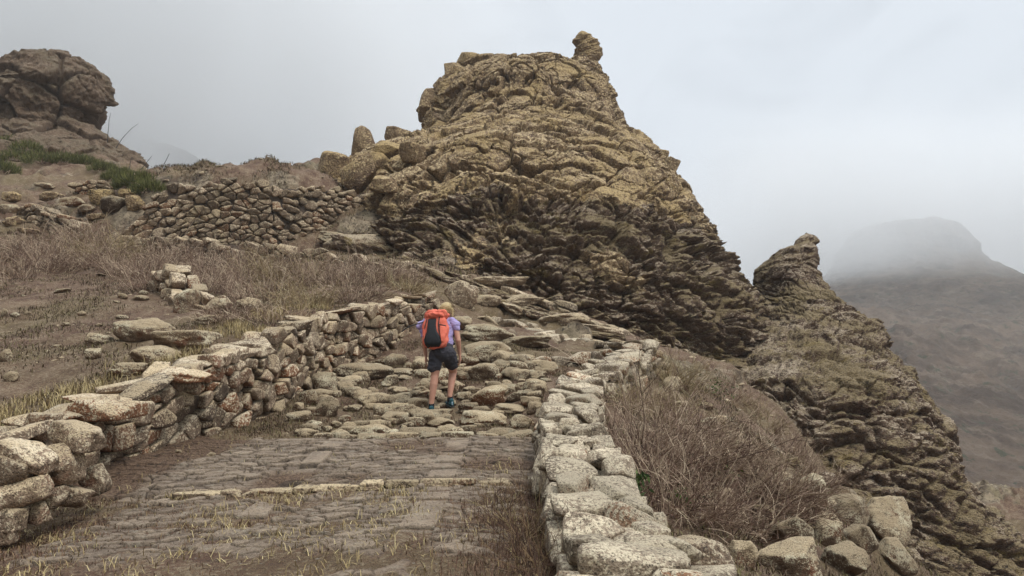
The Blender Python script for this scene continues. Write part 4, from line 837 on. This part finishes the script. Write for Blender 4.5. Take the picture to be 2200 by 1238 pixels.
def tufts(name, centres, nb, rad, hgt, mat, seed, lean=.6, w=.0035, **k):
    g = np.random.default_rng(seed); P = np.repeat(centres, nb, 0); P = P + g.normal(size=P.shape) * (rad, rad, 0); P[:,2] = terr(P[:,0], P[:,1]) + .0
    rn = np.clip(np.repeat(g.uniform(0, 1, len(centres)), nb) * .6 + g.uniform(0, .5, len(P)), 0, 1)
    V, F, A = blades(P, hgt * g.uniform(.4, 1.1, len(P)), rn, w, seed + 1, lean); return mk(name, V, F, M[mat], attrs={'rnd': A}, smooth=False, **k)
f2 = lambda x, y, s, o: fbm(np.stack([x * s, y * s, 0 * x + o], 1), 3)
P, g = scatter(110000, -11, -2.2, 5.5, 20, lambda x, y: (sdist(x, y, LW) < -.5) * sstep(-.25, .25, f2(x, y, .8, 1)) * .9, 41)
V, F, A = blades(P, g.uniform(.03, .10, len(P)), g.uniform(0, .95, len(P)), .0055, 42, .9); mk('grass', V, F, M['grass_brown'], attrs={'rnd': A}, smooth=False, kind='stuff', label='thin brown turf and dead grass on the bare left hillside', cat='grass')
P, g = scatter(2600, -8, -3.2, 5.0, 14, lambda x, y: (sdist(x, y, LW) < -.42) * (sdist(x, y, LW) > -1.6) * sstep(-.15, .2, f2(x, y, 1.1, 7)), 43)
tufts('straw_grass', P[:420], 16, .07, .20, 'straw', 44, .6, .003, kind='stuff', label='pale dead grass growing along the back of the left wall', cat='grass')
P, g = scatter(900, -3.6, .2, 2.6, 8.0, lambda x, y: (sdist(x, y, LW) > .05) * sstep(-.25, .25, f2(x, y, 1.3, 11)), 45)
tufts('straw_grass', P[:420], 26, .09, .10, 'straw', 46, 1.7, .0030, kind='stuff', label='flattened yellow straw scattered over the paving', cat='grass')
P, g = scatter(5200, -3.9, .25, 2.6, 9.5, lambda x, y: (sdist(x, y, LW) > .02) * np.clip(sstep(-1.5, -3.2, x) * .9 + sstep(-.5, .15, x) * sstep(7.6, 5.5, y) * 1.0 + .18 * sstep(-.1, .3, f2(x, y, 2, 3)), 0, 1), 47)
tufts('red_weed', P, 10, .05, .05, 'redweed', 48, .7, .0028, kind='stuff', label='short red brown dried weeds creeping over the edges of the paving', cat='weeds')
P, g = scatter(900, -.75, .24, 2.8, 6.6, lambda x, y: sstep(-.7, .1, x - (y - 4.5) * .12), 49)
tufts('red_weed', P[:420], 11, .07, .13, 'redweed', 50, 1.4, .0022, kind='stuff', label='tall red brown seeded weeds against the foot of the parapet', cat='weeds')
P, g = scatter(7000, -3.3, 1.5, 8.3, 14.5, lambda x, y: (sdist(x, y, LW) > .05) * (sdist(x, y, RW) < -.3) * sstep(-.2, .25, f2(x, y, 1.6, 21)), 51)
tufts('grass', P, 9, .05, .075, 'grass_brown', 52, .7, .004, kind='stuff', label='brown dead grass between the rocks of the rough path', cat='grass')
P, g = scatter(9000, .9, 6.5, 3.5, 15, lambda x, y: (sdist(x, y, RW) > .35) * sstep(-.2, .2, f2(x, y, 1.2, 31)), 53)
tufts('grass', P, 8, .06, .10, 'grass_brown', 54, .8, .005, kind='stuff', label='brown dead grass on the slope falling away right of the parapet', cat='grass')
P, g = scatter(16000, -17, 3, 19, 31, lambda x, y: sstep(-.15, .2, f2(x, y, .5, 61)) * .8, 55)
tufts('grass', P, 5, .12, .16, 'grass_brown', 56, .8, .012, kind='stuff', label='brown grass on the upper slope below the terrace walls', cat='grass')
# gravel and stone chips
def chips(name, P, smin, smax, mat, seed, label, **k):
    g = np.random.default_rng(seed); V0, F0 = ICO[2]; n = len(P); s = smin + (smax - smin) * g.uniform(0, 1, n)**2.5
    base = [facet(2, *(lambda N: (N, g.uniform(.6, 1, len(N))))(g.normal(size=(9, 3))), 20, .03, 3, q)[0] for q in range(12)]; base = [b_ / np.abs(b_).max() for b_ in base]
    V = np.stack([base[i % 12] for i in range(n)]); th = g.uniform(0, 6.28, n); c, s_ = np.cos(th), np.sin(th)
    V = V * np.stack([s, s * g.uniform(.6, 1, n), s * g.uniform(.3, .6, n)], 1)[:,None]
    V = np.stack([V[...,0] * c[:,None] - V[...,1] * s_[:,None], V[...,0] * s_[:,None] + V[...,1] * c[:,None], V[...,2]], 2) + P[:,None]
    F = (F0[None] + (np.arange(n) * len(V0))[:,None,None]).reshape(-1, 3)
    return mk(name, V.reshape(-1, 3), F, M[mat], attrs={'rnd': np.repeat(g.uniform(0, 1, n), len(V0))}, smooth=False, kind='stuff', label=label, cat='gravel', **k)
P, g = scatter(5200, -11, -2.2, 5.5, 20, lambda x, y: (sdist(x, y, LW) < -.5) * (.25 + .75 * sstep(.0, .3, f2(x, y, .7, 71))), 72)
chips('gravel', P, .012, .07, 'cobble', 73, 'small loose stones littering the bare left hillside')
P, g = scatter(4200, -3.9, 1.6, 2.8, 16, lambda x, y: (sdist(x, y, LW) > .02) * (sdist(x, y, RW) < -.28) * np.where(y > 8.2, .9, sstep(-1.9, -3.3, x) * .9 + .06), 74)
chips('gravel', P, .010, .055, 'cobble', 75, 'gravel and stone chips between the rocks and along the foot of the left wall')
P, g = scatter(3500, .9, 7, 3.5, 19, lambda x, y: (sdist(x, y, RW) > .35) * sstep(-.1, .3, f2(x, y, .8, 76)), 77)
chips('gravel', P, .015, .10, 'cobble', 78, 'loose stones on the slope right of the parapet')
P, g = scatter(5200, -17, 6, 17, 31, lambda x, y: .2 + .8 * sstep(-.05, .3, f2(x, y, .4, 79)), 80)
chips('gravel', P, .03, .20, 'terracestone', 81, 'scree and loose blocks on the upper slope below the crag')
# green shrubs on the left slope
GS = [(20,300,1.5),(60,312,1.6),(105,305,1.5),(35,335,1.6),(90,335,1.6),(140,335,1.5),(185,340,1.3),(225,352,1.3),(175,318,1.2),(265,366,1.2),(300,378,1.2),(322,396,1.1),(5,355,1.3),(275,388,1.0),(245,372,1.0)]
def green_shrub(c, r, seed):
    g = np.random.default_rng(seed); n = 900
    d = g.normal(size=(n, 3)); d[:,2] = np.abs(d[:,2]); d /= np.linalg.norm(d, axis=1, keepdims=True)
    rr = r * .55 * (g.uniform(.35, 1, n)**.5) * (1 + .35 * perlin(d * 2.5 + seed)); P = np.array(c) + d * rr[:,None] * (1, 1, .65)
    V, F, A, _ = twigs(P, d * (.5, .5, 1) + (0, 0, .8) + g.normal(size=(n, 3)) * .3, g.uniform(.10, .28, n), np.full(n, .014), np.zeros((n, 1)), g.uniform(0, 1, n) , 2, 3, 0, seed)
    return V, F, A
_go = sorted(range(len(GS)), key=lambda i: GS[i][0])
for i, (px, py, r) in enumerate(GS):
    c = hit(px, py + 14, 25, 60); c[2] -= .15
    V, F, A = green_shrub(c, r, 1200 + i); o = empty('green_shrub', c, label='bright green shrub below the left outcrop, %s from the left' % ORD[_go.index(i)], cat='shrub', group='green shrubs below the left outcrop')
    mk('foliage', V, F, M['green'], o, smooth=False, attrs={'rnd': A})
    g = np.random.default_rng(i); k = 14; P0 = np.repeat(c[None], k, 0) + g.normal(size=(k, 3)) * (.12, .12, 0)
    V, F, A, _ = twigs(P0, g.normal(size=(k, 3)) * .5 + (0, 0, 1), np.full(k, r * .45), np.full(k, .02), np.zeros((k, 1)), g.uniform(0, 1, k), 3, 3, 0, i); mk('stem', V, F, M['twig'], o, attrs={'rnd': A})
# dead flower stalks on the skyline
STK = [((332,400),(344,352)),((346,400),(357,325)),((352,398),(348,362)),((362,398),(372,355)),((382,396),(388,364)),((394,397),(408,357)),((235,285),(249,245)),((246,282),(272,250)),((288,362),(300,322)),((281,365),(287,338)),((318,392),(322,348))]
_so = sorted([i for i in range(len(STK)) if STK[i][0][0] > 270], key=lambda i: STK[i][1][0])
for i, (a, b) in enumerate(STK):
    Y = 33 if a[0] > 270 else 43; A_ = vat(*a, Y); B_ = vat(*b, Y); A_[2] = min(A_[2], T1(A_[0], Y)) - .05
    d = B_ - A_; ln = np.linalg.norm(d); V, F, r_, _ = twigs(A_[None], d[None], np.array([ln]), np.array([.028]), np.array([[.12 * (-1)**i]]), np.array([.3]), 6, 5, 0, 60 + i)
    mk('dry_stalk', V, F, M['stalk'], origin=A_, label='thin dead grey stalk against the mist by the green shrubs, %s from the left' % ORD[_so.index(i)] if a[0] > 270 else ('straighter left one of the two tall stalks below the outcrop nose' if i == 6 else 'right curved one of the two tall stalks below the outcrop nose'), cat='stalk', group='dead stalks rising from the green shrubs' if a[0] > 270 else None)
# fresh green sprigs
def sprig(px, py, r, n, seed, lab, Y=None):
    c = hit(px, py) if Y is None else vat(px, py, Y); g = np.random.default_rng(seed); o = empty('green_sprig', c, label=lab, cat='plant')
    P = c + g.normal(size=(n, 3)) * r * (.5, .5, .4) + (0, 0, r * .8); w = g.normal(size=(n, 3)); w /= np.linalg.norm(w, axis=1, keepdims=True); u = np.cross(w, g.normal(size=(n, 3))); u /= np.linalg.norm(u, axis=1, keepdims=True)
    L, W_ = .030, .011; V = np.stack([P - w * L, P + u * W_, P + w * L, P - u * W_], 1).reshape(-1, 3); b = np.arange(n)[:,None] * 4
    mk('leaves', V, np.concatenate([b, b+1, b+2, b+3], 1), M['sprig'], o, smooth=False, attrs={'rnd': np.repeat(g.uniform(0, 1, n), 4)})
    k = 7; V, F, A, _ = twigs(np.repeat(c[None] - (0, 0, .02), k, 0), g.normal(size=(k, 3)) * .4 + (0, 0, 1), np.full(k, r * 1.5), np.full(k, .003), np.zeros((k, 1)), np.full(k, .3), 3, 3, 0, seed); mk('stem', V, F, M['twig'], o, attrs={'rnd': A})
sprig(1368, 1070, .09, 60, 1, 'fresh green sprig growing out beside the pale cap stones', 5.3)
sprig(1372, 1042, .06, 40, 2, 'small green sprig just above the fresh one beside the cap stones', 5.4)
sprig(1465, 1090, .12, 50, 3, 'yellowish green sprig tangled in the low dark dry bush')
sprig(1560, 1040, .12, 46, 4, 'yellow green leafy sprig inside the spreading dry bush')
sprig(1545, 862, .3, 120, 5, 'little green plant on the slope below the dark rock spur')
# ------------------------------------------------------------------ the hiker
M['skin'] = plain('skin', (.50, .27, .19), .55, (.44, .22, .15), 14)
M['hair'] = plain('blonde_hair', (.52, .40, .20), .6, (.30, .21, .10), 70, .01)
M['shirt'] = plain('lavender_shirt', (.36, .30, .52), .85, (.29, .24, .43), 9, .01)
M['shorts'] = plain('dark_grey_shorts', (.050, .048, .058), .85, (.036, .035, .043), 8, .01)
M['coral'] = plain('coral_pack_fabric', (.80, .20, .125), .75, (.62, .12, .075), 9, .02)
M['black'] = plain('black_pack_fabric', (.022, .024, .027), .7, (.014, .015, .017), 20, .004)
M['sock'] = plain('dark_sock', (.02, .02, .025), .9)
M['teal'] = plain('teal_shoe_mesh', (.02, .085, .10), .7, (.012, .05, .06), 40)
M['lace'] = plain('pale_blue_trim', (.30, .42, .50), .7)
M['sole'] = plain('dark_shoe_sole', (.03, .035, .035), .8)
SV, SF = ICO[3]
def caps(p0, p1, r0, r1, sc3=(1, 1, 1)):
    p0 = np.array(p0, float); p1 = np.array(p1, float); d = unit(p1 - p0); t = SV @ d; s3 = np.array(sc3)
    return np.where((t > 0)[:,None], p1, p0) + SV * np.where(t > 0, r1, r0)[:,None] * s3, SF
def blob(name, parts, mat, parent, voxel=.008, smooth=3, crease=0., **k):
    """several shapes fused into one continuous skin"""
    V = []; F = []; n = 0
    for v, f in parts: V.append(v); F.append(f + n); n += len(v)
    o = mk('tmp', np.concatenate(V), np.concatenate(F), mat, parent)
    r = o.modifiers.new('r', 'REMESH'); r.mode = 'VOXEL'; r.voxel_size = voxel; r.use_smooth_shade = True
    s = o.modifiers.new('s', 'SMOOTH'); s.iterations = smooth; s.factor = .6
    dg = bpy.context.evaluated_depsgraph_get(); me = bpy.data.meshes.new_from_object(o.evaluated_get(dg)); me.name = name
    me.materials.clear(); me.materials.append(mat); me.polygons.foreach_set('use_smooth', np.ones(len(me.polygons), bool))
    if crease:
        co = np.empty(len(me.vertices) * 3, np.float32); me.vertices.foreach_get('co', co); co = co.reshape(-1, 3).astype(float); no = np.empty(len(me.vertices) * 3, np.float32); me.vertices.foreach_get('normal', no)
        co += no.reshape(-1, 3) * (fbm(co * (9, 9, 16) + 3, 3, .5, True) * crease)[:,None]; me.vertices.foreach_set('co', co.astype(np.float32).ravel())
    old = o.data; q = bpy.data.objects.new(name, me); sc.collection.objects.link(q); q.parent = parent; bpy.data.objects.remove(o); bpy.data.meshes.remove(old)
    return meta(q, **k)
PY = 10.35; PS = PY / FPX
def pp(px, py, dy=0.):
    v = vat(px, py, PY); return v + (0, dy, 0)
root = empty('person', pp(945, 893), label='hiker seen from behind in lavender shirt and dark shorts climbing the rough path', cat='person')
B = []
def C(a, b, r0, r1, s3=(1, 1, 1)): B.append(caps(pp(*a), pp(*b), r0, r1, s3))
C((951,756,.02), (949,738,.05), .125, .115, (1.15, .85, 1)); C((949,738,.05), (946,708,.13), .115, .13, (1.2, .8, 1)); C((946,708,.13), (948,692,.20), .13, .10, (1.35, .8, .8))
C((950,688,.22), (955,674,.27), .05, .046); C((956,668,.29), (957,664,.30), .078, .078, (.92, 1.1, 1.2))
B.append(caps(pp(956, 668, .37), pp(956, 670, .385), .018, .014))                       # nose
for s in (-1, 1): B.append(caps(pp(957 + s * 11.5, 667, .29), pp(957 + s * 11.5, 664, .295), .016, .016, (.5, 1, 1)))   # ears
C((922,692,.19), (913,696,.17), .06, .052); C((913,696,.17), (909,732,.09), .046, .036); C((909,732,.09), (913,764,.12), .036, .024)
C((970,692,.17), (976,698,.14), .06, .052); C((976,698,.14), (984,732,.06), .046, .036); C((984,732,.06), (986,762,.13), .037, .024)
C((938,762,.03), (934,806,.02), .088, .056, (1, 1, 1)); C((934,806,.02), (932,826,-.02), .054, .055); C((932,826,-.02), (928,866,-.06), .055, .033)
C((964,762,.05), (970,800,.27), .088, .058); C((970,800,.27), (968,818,.22), .055, .054); C((968,818,.22), (965,852,.12), .054, .033)
C((928,866,-.06), (928,882,-.05), .034, .036); C((965,852,.12), (966,866,.13), .034, .036)
# hands: palm, four curled fingers of different lengths, thumb
def hand(wx, wy, dy, side):
    w = pp(wx, wy, dy); B.append(caps(w, w + (0, .012, -.055), .026, .036, (.55, 1.1, 1)))
    for k, (o, ln, r) in enumerate([(.030, .062, .0085), (.010, .070, .009), (-.010, .066, .0088), (-.029, .052, .0078)]):
        a = w + (0, .012 + o, -.078); b = a + (-side * .006, .006, -ln * .5); c = b + (-side * .022, .004, -ln * .42)
        B.append(caps(a, b, r * 1.05, r)); B.append(caps(b, c, r, r * .8))
    a = w + (-side * .008, .040, -.035); b = a + (-side * .012, .026, -.032); c = b + (-side * .010, .008, -.028); B.append(caps(a, b, .011, .010)); B.append(caps(b, c, .010, .008))
hand(913, 766, .12, -1); hand(987, 764, .13, 1)
body = blob('body', B, M['skin'], root, .006, 2)
# face (turned away up the slope, still modelled)
for s in (-1, 1): V, F = caps(pp(956 + s * 4.6, 666, .372), pp(956 + s * 4.6, 666, .373), .010, .010); mk('eye', V, F, plain('eye', (.05, .04, .03), .3) if s < 0 else bpy.data.materials['eye'], root)
V, F = caps(pp(954, 674.5, .368), pp(958, 674.5, .368), .005, .005); mk('mouth', V, F, plain('lips', (.40, .14, .12), .5), root)
blob('hair', [caps(pp(954, 661, .275), pp(955, 658, .31), .088, .082, (1.02, 1.1, 1.0)), caps(pp(952, 668, .225), pp(953, 664, .25), .062, .07, (1.2, .8, 1)), caps(pp(967, 664, .25), pp(969, 672, .22), .030, .018), caps(pp(969, 672, .22), pp(970, 679, .20), .018, .010), caps(pp(946, 666, .22), pp(943, 672, .21), .03, .018)], M['hair'], root, .006, 1)
_g = np.random.default_rng(3); _n = 260; _d = _g.normal(size=(_n, 3)); _d[:,1] = -np.abs(_d[:,1]) * .8; _d[:,2] = np.abs(_d[:,2]) * 1.0 - .25; _d /= np.linalg.norm(_d, axis=1, keepdims=True)
_P = pp(954.5, 660, .285) + _d * (.088, .09, .084)
_V, _Fh, _A, _ = twigs(_P, np.cross(_d, _g.normal(size=(_n, 3))) * .5 + (0, -.1, -.8) + _d * .25, _g.uniform(.05, .12, _n), np.full(_n, .0035), np.full((_n, 1), .6), _g.uniform(0, 1, _n), 4, 3, .3, 5)
mk('hair_strands', _V, _Fh, rndmat('blonde_strands', [(0, (.26, .18, .08)), (.6, (.55, .43, .22)), (1, (.72, .62, .40))]), root, attrs={'rnd': _A})
sh = [caps(pp(949, 742, .05), pp(946, 708, .13), .128, .142, (1.2, .85, 1)), caps(pp(946, 708, .13), pp(948, 693, .20), .142, .105, (1.36, .85, .8)),
      caps(pp(920, 690, .19), pp(905, 698, .14), .068, .072, (1, 1, .9)), caps(pp(905, 698, .12), pp(897, 702, .09), .058, .03, (1, .6, 1)), caps(pp(904, 704, .12), pp(906, 722, .09), .052, .022, (.8, .7, 1)),
      caps(pp(968, 691, .17), pp(976, 698, .14), .068, .070, (1, 1, .9)), caps(pp(974, 698, .12), pp(980, 706, .10), .062, .040, (1, .8, .8))]
blob('shirt', sh, M['shirt'], root, .008, 2, crease=.030)
so = [caps(pp(951, 757, .02), pp(950, 742, .05), .138, .122, (1.17, .92, 1)), caps(pp(937, 764, .03), pp(933, 788, .02), .100, .088, (1, 1, 1)), caps(pp(933, 788, .02), pp(932, 792, .02), .088, .090, (1, 1, .5)),
      caps(pp(964, 762, .06), pp(968, 782, .17), .098, .088), caps(pp(968, 782, .17), pp(969, 786, .18), .088, .09, (1, 1, .5))]
blob('shorts', so, M['shorts'], root, .008, 2, crease=.022)
for (x, y, dy, a, b) in ((928, 869, -.055, 0, .05), (965.5, 856, .125, .0, .02)):
    c = pp(x, y, dy); V, F = caps(c, c - (0, 0, .055), .039, .042); mk('sock', V, F, M['sock'], root)
def shoe(px, py, dy, yaw):
    c = pp(px, py, dy); Rm = rotz(yaw) @ rotx(math.radians(6))
    def W(v): return np.array(v) @ Rm.T + c
    up = [caps(W((0, -.045, .035)), W((0, .01, .05)), .040, .038), caps(W((0, .0, .045)), W((0, .09, .022)), .040, .034, (1.1, 1, .8)), caps(W((0, .09, .02)), W((0, .16, .012)), .036, .030, (1.25, 1, .7)), caps(W((0, -.05, .06)), W((0, -.045, .075)), .030, .034)]
    s = blob('shoe', up, M['teal'], root, .006, 2)
    mk('sole', *(lambda v, f: (v * np.array((.045, .145, .014)) @ Rm.T + W((0, .05, -.004)), f))(*facet(3, np.array([[1,0,0],[-1,0,0],[0,1,0],[0,-1,0],[0,0,1],[0,0,-1.]]), np.ones(6), 5, 0)), M['sole'], s)
    V, F = caps(W((.0, -.088, .028)), W((0, -.084, .06)), .010, .009); mk('heel_tab', V, F, M['lace'], s)
    for q in (.0, .03, .06): V, F = caps(W((-.034, q, .058 - q * .25)), W((.034, q, .060 - q * .25)), .006, .006); mk('lace', V, F, M['lace'], s)
shoe(928, 887, -.05, .05); shoe(966, 873, .13, .35)
# ------------------------------------------------------------------ the backpack
bc = pp(936, 714, -.02); pk = empty('backpack', bc, label='coral and black hiking backpack worn by the hiker', cat='backpack')
Ra = rotx(math.radians(-17)) @ roty(math.radians(-1)) @ rotz(math.radians(-6)); A3 = np.array((.178, .125, .245)); n_ = 3.2
def pw(v): return np.array(v) @ Ra.T + bc
N6 = np.array([[1,0,0],[-1,0,0],[0,1,0],[0,-1,0],[0,0,1],[0,0,-1.]])
def sup(level, A, c=(0, 0, 0), p=3.2, wr=.0, taper=0.):
    V, F = facet(level, N6, np.ones(6), p, 0); V = V * (1 + taper * V[:,2:3] * np.array([1, 1, 0])); V = V * A + c
    if wr: V = V * (1 + wr * fbm(V * 11, 3)[:,None])
    return pw(V), F
V, F = sup(5, A3, p=3.2, wr=.16, taper=.0); main = mk('pack_body', V, F, M['coral'], pk)
def ysurf(x, z): return -A3[1] * np.maximum(1 - np.abs(x / A3[0])**n_ - np.abs(z / A3[2])**n_, .0)**(1 / n_)
def patch(name, rows, mat, thick=.012, nu=18, nv=30, off=.004, parent=pk):
    rows = np.array(rows); z = np.linspace(rows[0,0], rows[-1,0], nv); o = np.argsort(rows[:,0]); xl = np.interp(z, rows[o,0], rows[o,1]); xr = np.interp(z, rows[o,0], rows[o,2])
    u = np.linspace(0, 1, nu); X = xl[:,None] * (1 - u) + xr[:,None] * u; Z = np.broadcast_to(z[:,None], X.shape); Y = ysurf(X, Z)
    ed = np.minimum(np.minimum(u, 1 - u)[None,:] * nu, np.minimum(np.arange(nv), np.arange(nv)[::-1])[:,None]); Yo = Y - off - thick * np.clip(ed / 2, 0, 1)
    P = np.stack([X, Yo, Z], 2).reshape(-1, 3); return mk(name, pw(P), gridF(nv, nu), mat, parent)
patch('front_panel', [(.165,-.085,.035),(.06,-.088,.030),(-.03,-.10,.045),(-.10,-.125,.085),(-.19,-.135,.115),(-.236,-.10,.08)], M['black'], .016)
patch('side_pocket', [(.05,.085,.160),(-.06,.085,.165),(-.15,.10,.150),(-.19,.11,.13)], M['coral'], .022)
patch('side_pocket', [(.02,-.165,-.11),(-.08,-.165,-.118),(-.16,-.15,-.14)], M['coral'], .018)
def strip(name, pts, r, mat=None, parent=pk, world=False):
    P = np.array([p if world else (p[0], ysurf(p[0], p[1]) - .016 - (p[2] if len(p) > 2 else 0), p[1]) for p in pts]); W = P if world else pw(P); parts = [caps(a, b, r, r) for a, b in zip(W[:-1], W[1:])]
    return blob(name, parts, mat or M['black'], parent, .004, 1)
strip('compression_strap', [(.075,.17),(.07,.08),(.075,-.02),(.10,-.10),(.105,-.17)], .008)
strip('compression_strap', [(-.10,.15),(-.125,.03),(-.14,-.10),(-.12,-.19)], .007)
strip('buckle_strap', [(.07,.06),(.12,.055),(.16,.05)], .008)
lid = blob('lid', [(lambda v, f: (v, f))(*sup(4, np.array((.165, .125, .062)), (0.01, -.015, .235), 2.6, .16)), (lambda v, f: (v, f))(*sup(3, np.array((.12, .07, .035)), (.02, -.085, .20), 2.4, .2))], M['coral'], pk, .007, 1, crease=.03)
blob('hip_belt', [caps(pp(930, 744, .0), pp(960, 742, .0), .030, .034, (1, .8, 1)), caps(pp(960, 742, .0), pp(973, 738, .08), .034, .026), caps(pp(973, 738, .08), pp(970, 736, .16), .026, .022), caps(pp(930, 744, .0), pp(918, 740, .08), .03, .024)], M['black'], pk, .008, 2)
for s, x in ((-1, 921), (1, 968)): blob('shoulder_strap', [caps(pp(x, 694, .10), pp(x + s * 3, 684, .20), .018, .022, (1.3, 1, 1)), caps(pp(x + s * 3, 684, .20), pp(x + s * 4, 694, .28), .022, .018), caps(pp(x + s * 4, 694, .28), pp(x + s * 6, 722, .20), .018, .016)], M['black'], pk, .007, 1)
strip('loose_strap', [pp(912, 692, -.04), pp(899, 696, -.06), pp(884, 701, -.08), pp(874, 706, -.09), pp(866, 713, -.10)], .008, world=True)
strip('hanging_strap', [pp(946, 746, -.10), pp(947, 752, -.11), pp(948, 758, -.11)], .009, world=True)
